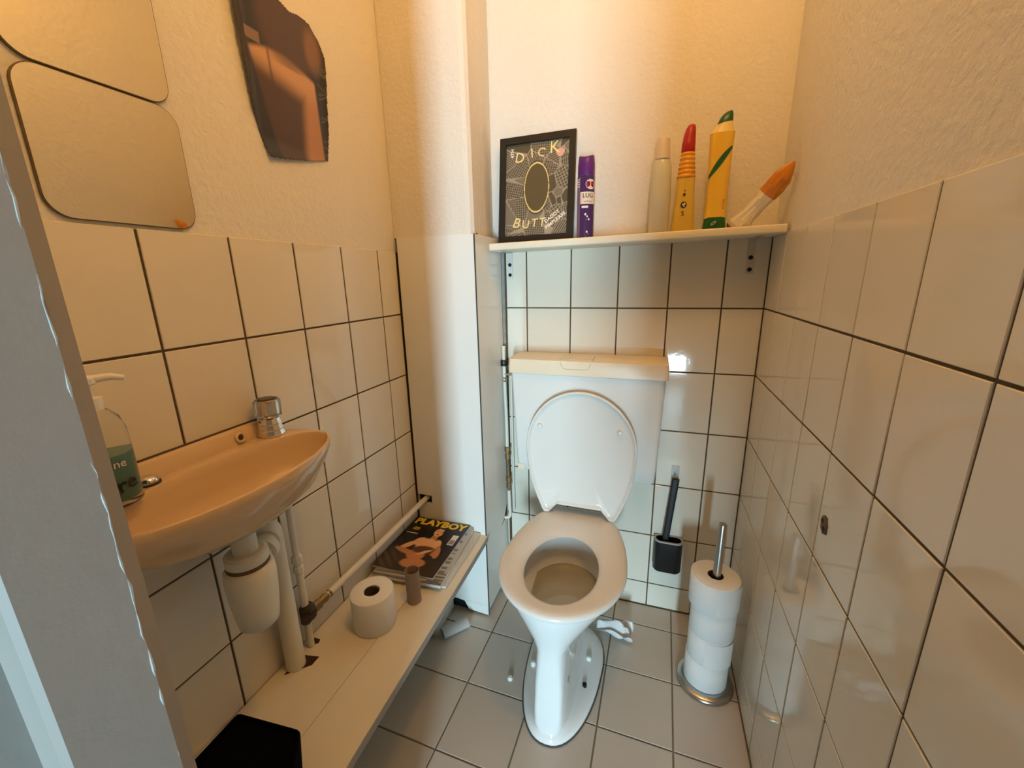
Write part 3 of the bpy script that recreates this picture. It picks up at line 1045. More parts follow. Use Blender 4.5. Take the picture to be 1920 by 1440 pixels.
flat('leaf_stripe', (st, [(2 * k, 2 * k + 2, 2 * k + 3, 2 * k + 1) for k in range(12)]), GRN, b3b)
flat('lettering', xf(text_vf('ACTIVE', 0.0075, basis((dx_ + 0.0165, dy_ - 0.0192, zd + 0.062), (0, 0, 1), (-1, 0.2, 0), (0, -1, 0))), Matrix.Identity(4)), mat('label_brown', srgb(120, 70, 20), 0.5), b3b)
bs = [o for o in b3.children if o.name.startswith('base')][0]
ring = [(dx_ - 0.004 + 0.006 * math.cos(t), dy_ - 0.0222, zd + 0.016 + 0.003 * math.sin(t) + 0.004 * math.cos(t)) for t in [2 * PI * k / 20 for k in range(21)]]
flat('emblem', tube(ring, 0.0006, 5), WH_P, bs)

# ------------------------------------------------------------------ half empty packet leaning in the corner
pk = thing('wipes_packet', 'crumpled white and orange plastic packet leaning into the shelf corner', 'packet', (-0.11, -0.09, zs(-0.11)))
A = Vector((-0.113, -0.085, zs(-0.11) + 0.004))
Bq = Vector((-0.008, -0.150, 1.462))
rp = random.Random(11)
stn = [(0.0, 0.0235, 0.012), (0.06, 0.0245, 0.016), (0.16, 0.0235, 0.015), (0.28, 0.0205, 0.011), (0.40, 0.0170, 0.009), (0.50, 0.0180, 0.0095), (0.58, 0.0205, 0.010), (0.70, 0.0225, 0.010), (0.82, 0.0205, 0.009), (0.92, 0.0130, 0.006), (1.0, 0.0022, 0.0015)]
dv_ = (Bq - A).normalized()
sd = dv_.cross(Vector((0, 1, 0))).normalized()
nn_ = sd.cross(dv_).normalized()
secs = []
for (t, hw2, hd) in stn:
    c = A + (Bq - A) * t + Vector((0, 0, -0.010 * math.sin(PI * t)))
    s = []
    for k in range(20):
        a = 2 * PI * k / 20
        j = 1 + rp.uniform(-0.22, 0.22) * (0.3 if t > .9 else 1)
        s.append(tuple(c + sd * hw2 * math.cos(a) * j + nn_ * hd * math.sin(a) * j))
    secs.append(s)
zmin = zs(-0.11) + 0.0005
secs = [[(min(x, -0.001), y, max(z, zmin + (x + 0.11) * math.tan(TL))) for x, y, z in s] for s in secs]
WHP = mat('packet_white', (0.78, 0.72, 0.60), 0.35)
ORP = mat('packet_orange', (0.66, 0.24, 0.025), 0.3, noise=0.25, nscale=45)
obj('packet_white_end', loft(secs[:7]), WHP, pk, True, angle=18)
obj('packet_orange_end', loft([[tuple(Vector(p) + (Vector(p) - (A + (Bq - A) * stn[6][0])) * 0.02) for p in secs[6]]] + secs[7:]), ORP, pk, True, angle=18)
foot_ = []
for k, (t, sc) in enumerate(((0.0, 1.0), (-0.05, 0.8), (-0.09, 0.35))):
    c = A + (Bq - A) * t
    foot_.append([(p[0], p[1], max(p[2], zs(p[0]) + 0.0005)) for p in [tuple(c + sd * 0.021 * sc * math.cos(2 * PI * q / 16) * (1 + rp.uniform(-.15, .15)) + nn_ * 0.012 * sc * math.sin(2 * PI * q / 16)) for q in range(16)]])
obj('packet_fold', loft(foot_), ORP, pk, True, angle=35)

# ------------------------------------------------------------------ mirror tiles and torn page on the left wall
MIR = mat('mirror_glass', (0.80, 0.77, 0.66), 0.03, metal=1.0)
EDGE = mat('mirror_edge', (0.14, 0.09, 0.03), 0.4)


def mirror(label, y0, y1, z0, z1):
    t = thing('mirror_tile', label, 'mirror', (-W, (y0 + y1) / 2, z0), 'rounded square mirror tiles')
    M = basis((-W - PR + 0.0002, (y0 + y1) / 2, (z0 + z1) / 2), (0, 1, 0), (0, 0, 1), (1, 0, 0))
    P = rrect(y1 - y0, z1 - z0, 0.030, 8)
    obj('backing', xf(loft([[(a, b, 0) for a, b in P], [(a, b, 0.0046) for a, b in P]]), M), EDGE, t)
    Q = rrect(y1 - y0 - 0.0024, z1 - z0 - 0.0024, 0.029, 8)
    obj('glass', xf(loft([[(a, b, 0.0047) for a, b in Q], [(a, b, 0.0053) for a, b in Q]]), M), MIR, t)


mirror('lower rounded square mirror tile resting on the tile edge', -1.0305, -0.8325, 1.2985, 1.4865)
mirror('upper rounded square mirror tile stacked above the lower one', -1.0325, -0.8365, 1.4885, 1.6800)

pgpx = [(-0.692, 1.711), (-0.690, 1.66), (-0.684, 1.60), (-0.679, 1.545), (-0.668, 1.505), (-0.655, 1.459), (-0.600, 1.467), (-0.540, 1.478), (-0.480, 1.492), (-0.468, 1.555),
        (-0.463, 1.62), (-0.458, 1.665), (-0.455, 1.714), (-0.468, 1.745), (-0.490, 1.768), (-0.521, 1.771), (-0.545, 1.765), (-0.575, 1.775), (-0.61, 1.81), (-0.64, 1.845), (-0.675, 1.835), (-0.69, 1.77)]


def inpoly(x, y, P):
    c = False
    for i in range(len(P)):
        (x0_, y0_), (x1_, y1_) = P[i], P[i - 1]
        if (y0_ > y) != (y1_ > y) and x < (x1_ - x0_) * (y - y0_) / (y1_ - y0_) + x0_:
            c = not c
    return c


PY0, PY1, PZ0, PZ1 = -0.700, -0.446, 1.452, 1.850


def sm(a, b, x):
    t = max(0, min(1, (x - a) / (b - a)))
    return t * t * (3 - 2 * t)


rp2 = random.Random(5)
streak = [(rp2.uniform(-.49, -.45), rp2.uniform(1.46, 1.70), rp2.uniform(-.6, .6)) for _ in range(16)]


def page(u, v):
    y = PY0 + u * (PY1 - PY0)
    z = PZ0 + v * (PZ1 - PZ0)
    dark = srgb(36, 26, 20)
    tan = srgb(176, 126, 84)
    pale = srgb(206, 160, 116)
    brown = srgb(72, 46, 26)
    col = dark
    # warm toned upright shape on a dark ground
    t = (z - 1.46) / 0.18
    yl = -0.622 - 0.040 * t
    yr = -0.490 - 0.006 * t
    body = sm(yl - 0.004, yl + 0.006, y) * sm(yr + 0.004, yr - 0.004, y) * sm(1.662, 1.650, z - 0.015 * math.sin((y + .66) * 22))
    lit = max(sm(1.585, 1.635, z + 0.25 * (y + 0.56)), sm(-0.556, -0.525, y - 0.10 * (z - 1.55)))
    fig = mixc(brown, mixc(tan, pale, sm(1.58, 1.64, z) * .6), lit)
    col = mixc(col, fig, body)
    crease = math.exp(-((y - (-0.618 + 0.05 * (1.64 - z))) / 0.0035) ** 2) * sm(1.54, 1.60, z)
    col = mixc(col, brown, crease * .7 * body)
    if z > 1.650:
        e3 = math.hypot((y + 0.560) / 0.085, (z - 1.725) / 0.085)
        col = mixc(col, srgb(88, 58, 36), sm(1.1, 0.7, e3) * .7)
        e5 = math.hypot((y + 0.490) / 0.030, (z - 1.715) / 0.055)
        col = mixc(col, srgb(150, 104, 64), sm(1.1, 0.5, e5) * .6)
    if abs(z - 1.678) < 0.010 and -0.668 < y < -0.634:
        col = srgb(128, 102, 80)
    if y > -0.487 and z < 1.70:
        for (a, b, c) in streak:
            if abs((z - b) - c * (y - a)) < 0.0016:
                col = mixc(col, srgb(84, 88, 66), .7)
    return col


def pagepos(u, v):
    y = PY0 + u * (PY1 - PY0)
    z = PZ0 + v * (PZ1 - PZ0)
    cu = 0.002 + 0.012 * sm(-0.66, -0.70, y) + 0.007 * sm(1.50, 1.455, z) + 0.004 * sm(-0.48, -0.45, y)
    return (-W - PR + cu, y, z)


pg = grid_print('torn_page', 128, 200, pagepos, page, vcol_mat('page_print', 0.35), None, lambda u, v: inpoly(PY0 + u * (PY1 - PY0), PZ0 + v * (PZ1 - PZ0), pgpx))
so = pg.modifiers.new('thickness', 'SOLIDIFY')
so.thickness = 0.0003
tag(pg, 'torn dark brown photo page stuck to the plaster wall', 'poster')

# ------------------------------------------------------------------ washbasin
BX, BY = -0.9665, -0.945
BAS = thing('washbasin', 'small beige oval washbasin on the tiled wall', 'washbasin', (BX, BY, 0.785))
NB = 72


def bsec(sx, sy, z, cx=BX, cy=BY, nback=3.2, zfun=None):
    out = []
    for k in range(NB):
        t = 2 * PI * k / NB
        c, s = math.cos(t), math.sin(t)
        n_ = 2.0 if c > 0 else nback
        x = cx + sx * math.copysign(abs(c) ** (2 / n_), c)
        y = cy + sy * math.copysign(abs(s) ** (2 / n_), s)
        out.append((max(x, -W + 0.0006), y, z))
    return out


HXb, HYb = 0.1085, 0.2105
ix = BX + 0.0185
secs = [bsec(0.028, 0.028, 0.802), bsec(0.040, 0.06, 0.803), bsec(0.065, 0.115, 0.810), bsec(0.088, 0.165, 0.833), bsec(0.101, 0.196, 0.866), bsec(0.1070, 0.2085, 0.886),
        bsec(HXb, HYb, 0.895), bsec(0.1070, 0.2090, 0.9005), bsec(0.1035, 0.2055, 0.9020),
        bsec(0.0825, 0.1985, 0.9018, ix, BY, 2.2), bsec(0.0805, 0.1965, 0.8990, ix, BY, 2.2), bsec(0.0780, 0.193, 0.8860, ix, BY, 2.2), bsec(0.0715, 0.178, 0.855, ix, BY, 2.2),
        bsec(0.060, 0.148, 0.828, ix, BY, 2.1), bsec(0.040, 0.095, 0.8125, ix, BY, 2.0), bsec(0.018, 0.030, 0.8085, ix, BY, 2.0)]
obj('basin_bowl', loft(secs), BEIGE, BAS, True, angle=38)
rg = []
for k in range(25):
    t = k / 24
    y = -1.135 + t * 0.385
    h = 0.9315 - 0.030 * sm(-0.80, -0.755, y) - 0.03 * sm(-1.09, -1.13, y)
    rg.append([(-W + 0.0006, y, 0.893), (-W + 0.0006, y, h), (-W + 0.009, y, h), (-W + 0.0125, y, h - 0.003), (-W + 0.0190, y, 0.9005), (-W + 0.0200, y, 0.893)])
obj('backsplash', loft(rg), BEIGE, BAS, True, angle=50)
obj('wall_joint', box(-W + 0.0003, -W + 0.003, -1.12, -0.79, 0.929, 0.9345), mat('joint_brown', (0.10, 0.06, 0.03), 0.9), BAS)
Mo = basis((-W + 0.0165, -0.842, 0.9135), (0, 1, 0), (-0.25, 0, 0.97), (0.97, 0, 0.25))
tr = [(0.0085 * math.cos(2 * PI * k / 24), 0.0085 * math.sin(2 * PI * k / 24), 0.001) for k in range(25)]
ov = obj('overflow_ring', xf(tube(tr, 0.0032, 10), Mo), BEIGE, BAS, True)
obj('overflow_hole', xf(lathe(0, 0, [(0.0075, 0.0002), (0.0075, 0.0008)], 16), Mo), mat('hole_brown', (0.06, 0.03, 0.015), 0.8), ov)

tap = thing('basin_tap', 'chrome tap with fluted clear knob on the washbasin rim', 'tap', (-1.040, -0.787, 0.9025))
tx, ty, tz = -1.040, -0.787, 0.9025
obj('tap_body', lathe(tx, ty, [(0.0260, tz), (0.0265, tz + 0.003), (0.0240, tz + 0.012), (0.0245, tz + 0.014), (0.0215, tz + 0.024), (0.0220, tz + 0.026), (0.0190, tz + 0.036), (0.0150, tz + 0.039)], 12), CHROME, tap, True, angle=20)
kn = []
for (r, z) in ((0.0190, 0.0385), (0.0235, 0.041), (0.0240, 0.050), (0.0245, 0.066), (0.0240, 0.073), (0.0205, 0.076), (0.0190, 0.0735), (0.001, 0.0725)):
    kn.append([(tx + r * (1 + 0.045 * math.cos(9 * t)) * math.cos(t), ty + r * (1 + 0.045 * math.cos(9 * t)) * math.sin(t), tz + z) for t in [2 * PI * k / 72 for k in range(72)]])
obj('tap_knob', loft(kn), mat('clear_knob', (0.92, 0.90, 0.86), 0.05, trans=0.92, ior=1.40), tap, True, angle=50)
obj('knob_core', lathe(tx, ty, [(0.012, tz + 0.038), (0.013, tz + 0.072)], 8), CHROME, tap)
obj('knob_insert', lathe(tx, ty, [(0.0175, tz + 0.0725), (0.0178, tz + 0.0775), (0.014, tz + 0.0785), (0.001, tz + 0.0785)], 24), mat('knob_grey', (0.07, 0.06, 0.05), 0.3, metal=0.3), tap, True)

plug = thing('drain_plug', 'small round chrome plug on the washbasin rim behind the soap bottle', 'plug', (-1.046, -1.012, 0.9022))
obj('plug_disc', lathe(-1.046, -1.012, [(0.0135, 0.9022), (0.0145, 0.905), (0.0130, 0.911), (0.008, 0.9145), (0.001, 0.9155)], 24), CHROME, plug, True)
obj('plug_ring', lathe(-1.046, -1.012, [(0.0165, 0.9022), (0.0165, 0.9045), (0.0140, 0.9050)], 24), mat('plug_rubber', (0.02, 0.02, 0.02), 0.6), plug, True)

# soap bottle
sx_, sy_, sz_ = -1.0215, -1.066, 0.9024
soap = thing('soap_dispenser', 'clear pump bottle half full of teal hand soap on the washbasin', 'soap dispenser', (sx_, sy_, sz_))
SOAPG = mat('soap_clear', (0.93, 0.93, 0.88), 0.06, trans=0.92, ior=1.15)
sb_ = obj('bottle_body', lathe(sx_, sy_, [(0.026, sz_), (0.0305, sz_ + 0.004), (0.0310, sz_ + 0.09), (0.0300, sz_ + 0.110), (0.0255, sz_ + 0.128), (0.0165, sz_ + 0.139), (0.0125, sz_ + 0.142)], 36), SOAPG, soap, True, angle=60)
obj('soap_liquid', lathe(sx_, sy_, [(0.025, sz_ + 0.010), (0.0292, sz_ + 0.012), (0.0298, sz_ + 0.078), (0.001, sz_ + 0.0785)], 36), mat('teal_soap', (0.03, 0.20, 0.19), 0.15, trans=0.15), soap, True, angle=40)
obj('collar', lathe(sx_, sy_, [(0.0135, sz_ + 0.141), (0.0140, sz_ + 0.143), (0.0140, sz_ + 0.158), (0.006, sz_ + 0.160), (0.006, sz_ + 0.178)], 24), PLASTIC, soap, True, angle=40)
pu = obj('pump_head', join(lathe(sx_, sy_, [(0.0100, sz_ + 0.176), (0.0125, sz_ + 0.178), (0.0125, sz_ + 0.186), (0.009, sz_ + 0.1885), (0.001, sz_ + 0.189)], 24),
                           tube([(sx_, sy_, sz_ + 0.183), (sx_ + 0.012, sy_ + 0.024, sz_ + 0.184), (sx_ + 0.018, sy_ + 0.036, sz_ + 0.180)], [0.006, 0.005, 0.004])), PLASTIC, soap, True, angle=50)
TEAL_D = mat('label_black', (0.01, 0.012, 0.012), 0.5)
flat('lettering', cyl_text('ine', 0.016, sx_, sy_, 0.0316, 1.50, sz_ + 0.066), WH_P, sb_)
flat('lettering', cyl_text('ure', 0.030, sx_, sy_, 0.0316, 1.42, sz_ + 0.034, 0.15, 0.0005), TEAL_D, sb_)

# ------------------------------------------------------------------ drain and supply pipes below the basin
trap = thing('bottle_trap', 'white plastic bottle trap and waste pipe under the washbasin', 'drain', (-0.962, -0.952, 0.60))
qx, qy = -0.962, -0.942
obj('neck', lathe(qx, qy, [(0.0200, 0.725), (0.0200, 0.8015)], 28), PIPEW, trap, True)
obj('nut', lathe(qx, qy, [(0.032, 0.727), (0.0345, 0.730), (0.0345, 0.746), (0.029, 0.750), (0.024, 0.750)], 28), PIPEW, trap, True, angle=30)
obj('gasket', lathe(qx, qy, [(0.0345, 0.7215), (0.0345, 0.7275)], 28), mat('rust_ring', (0.15, 0.09, 0.05), 0.9), trap)
obj('trap_bottle', lathe(qx, qy, [(0.001, 0.594), (0.026, 0.595), (0.033, 0.602), (0.0360, 0.625), (0.0395, 0.660), (0.0415, 0.700), (0.0400, 0.716), (0.036, 0.722)], 36), PIPEW, trap, True, angle=60)
arm = arc([(qx, qy, 0.697), (-0.995, -0.880, 0.712), (-1.043, -0.826, 0.714), (-1.043, -0.826, 0.3432)], 0.035, 8)
obj('waste_pipe', tube(arm, 0.0205, 22), PIPEW, trap, True, angle=60)
for (c, d, r) in (((-0.990, -0.889, 0.709), (-0.45, 0.88, 0.1), 0.0275), ((-1.008, -0.866, 0.713), (-0.6, 0.75, 0.1), 0.0250)):
    d = Vector(d).normalized()
    c = Vector(c)
    obj('nut', tube([c - d * 0.009, c - d * 0.008, c + d * 0.008, c + d * 0.009], [r - 0.002, r, r, r - 0.002], 20), PIPEW, trap, True, angle=30)

sup = thing('water_supply_pipe', 'white water pipe with dark stop valve running along the tiled wall to the column', 'pipe', (-1.05, -0.772, 0.345))
obj('riser', tube(arc([(-1.028, -0.790, 0.828), (-1.033, -0.784, 0.75), (-1.050, -0.772, 0.640), (-1.052, -0.770, 0.585)], 0.04), 0.0075), PIPEW, sup, True)
obj('coupling', lathe(-1.052, -0.770, [(0.009, 0.548), (0.0115, 0.552), (0.0115, 0.566), (0.009, 0.569), (0.009, 0.574), (0.012, 0.577), (0.012, 0.592), (0.009, 0.596)], 8), PIPEW, sup)
obj('riser', tube([(-1.052, -0.770, 0.56), (-1.052, -0.770, 0.455)], 0.0088), PIPEW, sup, True)
rv = random.Random(2)
vs = []
for k, (r, z) in enumerate(((0.010, 0.418), (0.0165, 0.424), (0.0185, 0.436), (0.0180, 0.448), (0.0135, 0.456), (0.010, 0.460))):
    vs.append([(-1.048 + r * 1.1 * math.cos(t) * (1 + rv.uniform(-.1, .1)), -0.768 + r * math.sin(t) * (1 + rv.uniform(-.1, .1)), z) for t in [2 * PI * q / 12 for q in range(12)]])
VALV = mat('corroded_valve', (0.045, 0.028, 0.015), 0.6, noise=0.4, nscale=90)
valve = obj('stop_valve', loft(vs), VALV, sup, True, angle=30)
obj('valve_spindle', tube([(-1.046, -0.775, 0.436), (-1.032, -0.790, 0.436)], [0.009, 0.012], 10), VALV, valve)
obj('coupling', tube([(-1.045, -0.758, 0.436), (-1.044, -0.735, 0.4365), (-1.044, -0.733, 0.4365), (-1.044, -0.716, 0.4367), (-1.044, -0.714, 0.4367), (-1.044, -0.700, 0.437)], [0.0125, 0.0125, 0.009, 0.0115, 0.009, 0.0105], 8), BRASS, sup)
obj('pipe_run', tube(arc([(-1.044, -0.71, 0.437), (-1.044, -0.45, 0.437), (-1.040, -0.25, 0.445), (-1.036, -0.205, 0.447)], 0.05), 0.0092, 18), PIPEW, sup, True)
obj('riser', tube([(-1.052, -0.770, 0.425), (-1.052, -0.772, 0.3432)], 0.0085), PIPEW, sup, True)

# ------------------------------------------------------------------ boxed ledge along the left wall
ledge = thing('pipe_ledge', 'low cream board ledge boxing in the pipes along the left wall', 'ledge', (-0.94, -0.70, 0))
LZ = 0.342


def slab(P, z0, z1):
    return loft([[(x, y, z0) for x, y in P], [(x, y, z1) for x, y in P]])


obj('board', slab([(-W + 0.003, YF0 + 0.004), (-0.9075, YF0 + 0.004), (-0.9075, YC - 0.001), (-W + 0.003, YC - 0.001)], LZ - 0.018, LZ), WOOD, ledge)
obj('board', slab([(-0.9065, YF0 + 0.004), (-0.783, YF0 + 0.004), (-0.8015, YC - 0.001), (-0.9065, YC - 0.001)], LZ - 0.018, LZ - 0.0003), WOOD, ledge)
obj('edge_strip', slab([(-0.7828, YF0 + 0.004), (-0.7815, YF0 + 0.004), (-0.7998, YC - 0.001), (-0.8013, YC - 0.001)], LZ - 0.020, LZ - 0.002), mat('edge_grey', (0.35, 0.32, 0.28), 0.5), ledge)
DK2 = mat('pipe_slot', (0.05, 0.02, 0.012), 0.9)
obj('pipe_slot', slab([(-1.050, -0.855), (-1.008, -0.815), (-1.008, -0.792), (-1.050, -0.800)], LZ, LZ + 0.0006), DK2, ledge)
obj('pipe_slot', slab([(-1.060, -0.778), (-1.038, -0.762), (-1.042, -0.752), (-1.060, -0.752)], LZ, LZ + 0.0006), DK2, ledge)
sup_ = obj('support', box(-W + 0.004, -0.956, -0.366, YC - 0.002, 0.004, LZ - 0.0185), GROUT, ledge)
for (z0, z1) in ((0.008, 0.119), (0.123, 0.322)):
    obj('tile', join(box(-0.9565, -0.9505, -0.370, YC - 0.003, z0, z1)), TILE, sup_)
    obj('tile', join(box(-W + 0.006, -0.9575, -0.371, -0.3655, z0, z1)), TILE, sup_)
obj('support', box(-W + 0.004, -0.956, -1.19, -1.10, 0.002, LZ - 0.0185), WOOD, ledge)

# ------------------------------------------------------------------ magazines on the ledge
def mag_matrix(cx, cy, rot, z):
    return Matrix.Translation((cx, cy, z)) @ Matrix.Rotation(rot, 4, 'Z')


def paper_block(M, w, h, th, m, wav=0.0, seed=1):
    r_ = random.Random(seed)
    nx, ny = 10, 14
    secs = []
    top = {}
    ph = r_.random() * 6

    def zt(u, v):
        return th + wav * (math.sin(u * 5 + ph) * math.cos(v * 6 + ph) * .5 + .5) * (abs(u - .5) * 2) ** 2
    V, F = [], []
    for j in range(ny + 1):
        for i in range(nx + 1):
            u, v = i / nx, j / ny
            V.append((-w / 2 + u * w, -h / 2 + v * h, zt(u, v)))
    n1 = len(V)
    for j in range(ny + 1):
        for i in range(nx + 1):
            u, v = i / nx, j / ny
            V.append((-w / 2 + u * w, -h / 2 + v * h, max(0, zt(u, v) - th)))
    for j in range(ny):
        for i in range(nx):
            a = j * (nx + 1) + i
            F.append((a, a + 1, a + nx + 2, a + nx + 1))
            F.append((n1 + a, n1 + a + nx + 1, n1 + a + nx + 2, n1 + a + 1))
    for i in range(nx):
        F.append((i, n1 + i, n1 + i + 1, i + 1))
        a = ny * (nx + 1) + i
        F.append((a, a + 1, n1 + a + 1, n1 + a))
    for j in range(ny):
        a = j * (nx + 1)
        F.append((a, a + nx + 1, n1 + a + nx + 1, n1 + a))
        a = j * (nx + 1) + nx
        F.append((a, n1 + a, n1 + a + nx + 1, a + nx + 1))
    return xf((V, F), M)


PAGEW = mat('page_edges', (0.66, 0.63, 0.57), 0.7, noise=0.12, nscale=60)
GREYP = mat('newsprint', (0.44, 0.43, 0.40), 0.6, noise=0.25, nscale=45)
m1 = thing('newspaper', 'flat grey newspaper at the bottom of the magazine stack on the ledge', 'newspaper', (-0.93, -0.38, LZ))
obj('pages', paper_block(mag_matrix(-0.934, -0.372, 0.02, LZ + 0.0003), 0.220, 0.268, 0.008, PAGEW, 0.004, 1), PAGEW, m1)
m2 = thing('grey_magazine', 'silvery grey magazine lying under the dark covered magazine on the ledge', 'magazine', (-0.955, -0.38, LZ + 0.013))
obj('pages', paper_block(mag_matrix(-0.950, -0.385, 0.075, LZ + 0.0125), 0.220, 0.285, 0.009, GREYP, 0.004, 2), PAGEW, m2)
M2 = mag_matrix(-0.950, -0.385, 0.075, LZ + 0.0125)


def greycover(u, v):
    r = math.sin(v * 61) * math.sin(v * 23 + 1.3)
    c = srgb(186, 182, 172)
    if v < 0.9 and r > 0.15 and 0.78 < u < 0.95:
        c = srgb(120, 116, 108)
    if v < 0.16:
        c = mixc(c, srgb(90, 86, 78), .5 + .5 * math.sin(v * 140))
    return c


grid_print('cover', 40, 80, lambda u, v: M2 @ Vector((-0.110 + u * 0.220, -0.1425 + v * 0.285, 0.0134)), greycover, vcol_mat('cover_print', 0.25), m2)
m3 = thing('dark_magazine', 'glossy dark magazine with yellow title letters on top of the stack', 'magazine', (-0.965, -0.38, LZ + 0.027))
M3 = mag_matrix(-0.9655, -0.374, 0.012, LZ + 0.0268)
obj('pages', paper_block(M3, 0.208, 0.272, 0.0045, PAGEW, 0.0, 3), PAGEW, m3)
MW, MH = 0.208, 0.272


def ell(x, y, cx, cy, rx, ry, rot=0.0):
    dx, dy = x - cx, y - cy
    c, s = math.cos(rot), math.sin(rot)
    return math.hypot((dx * c + dy * s) / rx, (-dx * s + dy * c) / ry)


def cover(u, v):
    # v up towards the title; a softly lit half figure on a dark ground
    skin = srgb(236, 176, 126)
    skin2 = srgb(196, 130, 84)
    col = mixc(srgb(30, 24, 20), srgb(58, 44, 32), sm(.6, .1, v))
    col = mixc(col, srgb(96, 74, 48), sm(.45, .2, v) * sm(.45, .05, u) * (0.6 + .4 * math.sin(u * 40 + v * 55)))
    bx = lambda cx, cy, rx, ry, rot=0: ell(u, v, cx, cy, rx, ry, rot)
    hair = srgb(24, 18, 16)
    col = mixc(col, hair, sm(1.1, .9, bx(.62, .76, .19, .15)))
    col = mixc(col, hair, sm(1.1, .9, bx(.78, .58, .11, .22, .1)))
    for (cx, cy, rx, ry, rot, c) in ((.58, .635, .055, .075, .15, skin2), (.55, .47, .17, .15, -.1, skin), (.40, .535, .10, .075, .5, skin), (.70, .52, .07, .10, .2, skin),
                                     (.27, .44, .145, .048, .75, skin), (.30, .325, .21, .040, -.18, skin2), (.50, .30, .15, .10, .0, skin2), (.55, .16, .20, .085, .1, skin2), (.78, .40, .055, .12, .35, skin2)):
        col = mixc(col, c, sm(1.08, .84, bx(cx, cy, rx, ry, rot)))
    col = mixc(col, srgb(92, 62, 44), sm(1.1, .75, bx(.56, .400, .20, .075, .08)))     # wrap held by both hands
    for k in range(4):
        col = mixc(col, skin, sm(1.15, .8, bx(.56 + .03 * k, .330 + .022 * k, .075, .0125, .35)))
        col = mixc(col, skin2, sm(1.15, .8, bx(.75 + .012 * k, .335 + .022 * k, .055, .012, -.3)))
    col = mixc(col, skin, sm(1.1, .9, bx(.590, .755, .080, .085, -.15)))
    col = mixc(col, hair, sm(1.05, .9, bx(.700, .80, .050, .10, -.1)))
    col = mixc(col, hair, sm(1.05, .9, bx(.595, .862, .10, .035, -.15)))
    for ex in (.560, .625):
        col = mixc(col, srgb(70, 40, 30), sm(1.2, .7, bx(ex, .772, .017, .0075)))
    col = mixc(col, srgb(150, 60, 50), sm(1.2, .7, bx(.585, .712, .028, .0085, -.1)))
    return col


c3 = grid_print('cover', 105, 137, lambda u, v: M3 @ Vector((-MW / 2 + u * MW, -MH / 2 + v * MH, 0.0049)), cover, vcol_mat('cover_print', 0.25), m3)
YT = mat('title_yellow', srgb(244, 206, 60), 0.4)


def mt(s, size, u, v, m, rot=0.0, off=0.0, space=1.0):
    Mr = M3 @ Matrix.Translation((-MW / 2 + u * MW, -MH / 2 + v * MH, 0.0053)) @ Matrix.Rotation(rot, 4, 'Z')
    flat('lettering', text_vf(s, size, Mr, offset=off, space=space), m, c3)


mt('PLAYBOY', 0.0445, 0.5, 0.915, YT, 0, 0.0022, 1.02)
for k, s_ in enumerate((0.10, 0.13, 0.11)):
    v0 = 0.775 - k * 0.022
    flat('text_line', xf(([(-MW / 2 + (0.17 - s_ / 2) * MW, -MH / 2 + v0 * MH, 0.0052), (-MW / 2 + (0.17 + s_ / 2) * MW, -MH / 2 + v0 * MH, 0.0052), (-MW / 2 + (0.17 + s_ / 2) * MW, -MH / 2 + (v0 + .014) * MH, 0.0052), (-MW / 2 + (0.17 - s_ / 2) * MW, -MH / 2 + (v0 + .014) * MH, 0.0052)], [(0, 1, 2, 3)]), M3),
         mat('text_yellow', srgb(196, 176, 48), 0.4), c3)
flat('text_line', xf(([(-MW / 2 + 0.06 * MW, -MH / 2 + 0.655 * MH, 0.0052), (-MW / 2 + 0.26 * MW, -MH / 2 + 0.655 * MH, 0.0052), (-MW / 2 + 0.26 * MW, -MH / 2 + 0.667 * MH, 0.0052), (-MW / 2 + 0.06 * MW, -MH / 2 + 0.667 * MH, 0.0052)], [(0, 1, 2, 3)]), M3), WH_P, c3)


def mrect(u0, u1, v0, v1, z):
    return xf(([(-MW / 2 + u0 * MW, -MH / 2 + v0 * MH, z), (-MW / 2 + u1 * MW, -MH / 2 + v0 * MH, z), (-MW / 2 + u1 * MW, -MH / 2 + v1 * MH, z), (-MW / 2 + u0 * MW, -MH / 2 + v1 * MH, z)], [(0, 1, 2, 3)]), M3)


bc = flat('barcode_box', mrect(0.845, 0.945, 0.56, 0.755, 0.0052), WH_P, c3)
bars = [mrect(0.855, 0.935, 0.575 + 0.0085 * k, 0.575 + 0.0085 * k + (0.0055 if k % 3 else 0.003), 0.0055) for k in range(10)]
flat('barcode_lines', join(*bars), mat('bar_grey', srgb(84, 80, 76), 0.5), c3)

# ------------------------------------------------------------------ rolls
def roll_mesh(cx, cy, z, r, h, ri=0.021, n=40, dent=0.0, seed=0, tilt=0.0):
    r_ = random.Random(seed)
    ph = r_.random() * 6

    def rr(t, rad):
        return rad * (1 + dent * math.cos(2 * t + ph))
    prof = [(ri, z + 0.001), (r - 0.0012, z), (r, z + 0.0012), (r, z + h - 0.0015), (r - 0.0015, z + h), (ri, z + h - 0.001)]
    secs = [[(cx + rr(t, a) * math.cos(t), cy + rr(t, a) * math.sin(t), b) for t in [2 * PI * k / n for k in range(n)]] for a, b in prof]
    V, F = loft(secs, False, False)
    L = (len(secs) - 1) * n
    F += [(j, L + j, L + (j + 1) % n, (j + 1) % n) for j in range(n)]
    return V, F


def core_mesh(cx, cy, z, r, h, th=0.0012, n=32, sq=None):
    secs = []
    for a, b in ((r, z), (r, z + h), (r - th, z + h), (r - th, z)):
        secs.append([(cx + a * math.cos(t) * (sq[0] if sq else 1), cy + a * math.sin(t) * (sq[1] if sq else 1), b) for t in [2 * PI * k / n for k in range(n)]])
    V, F = loft(secs, False, False)
    F += [(j, 3 * n + j, 3 * n + (j + 1) % n, (j + 1) % n) for j in range(n)]
    return V, F


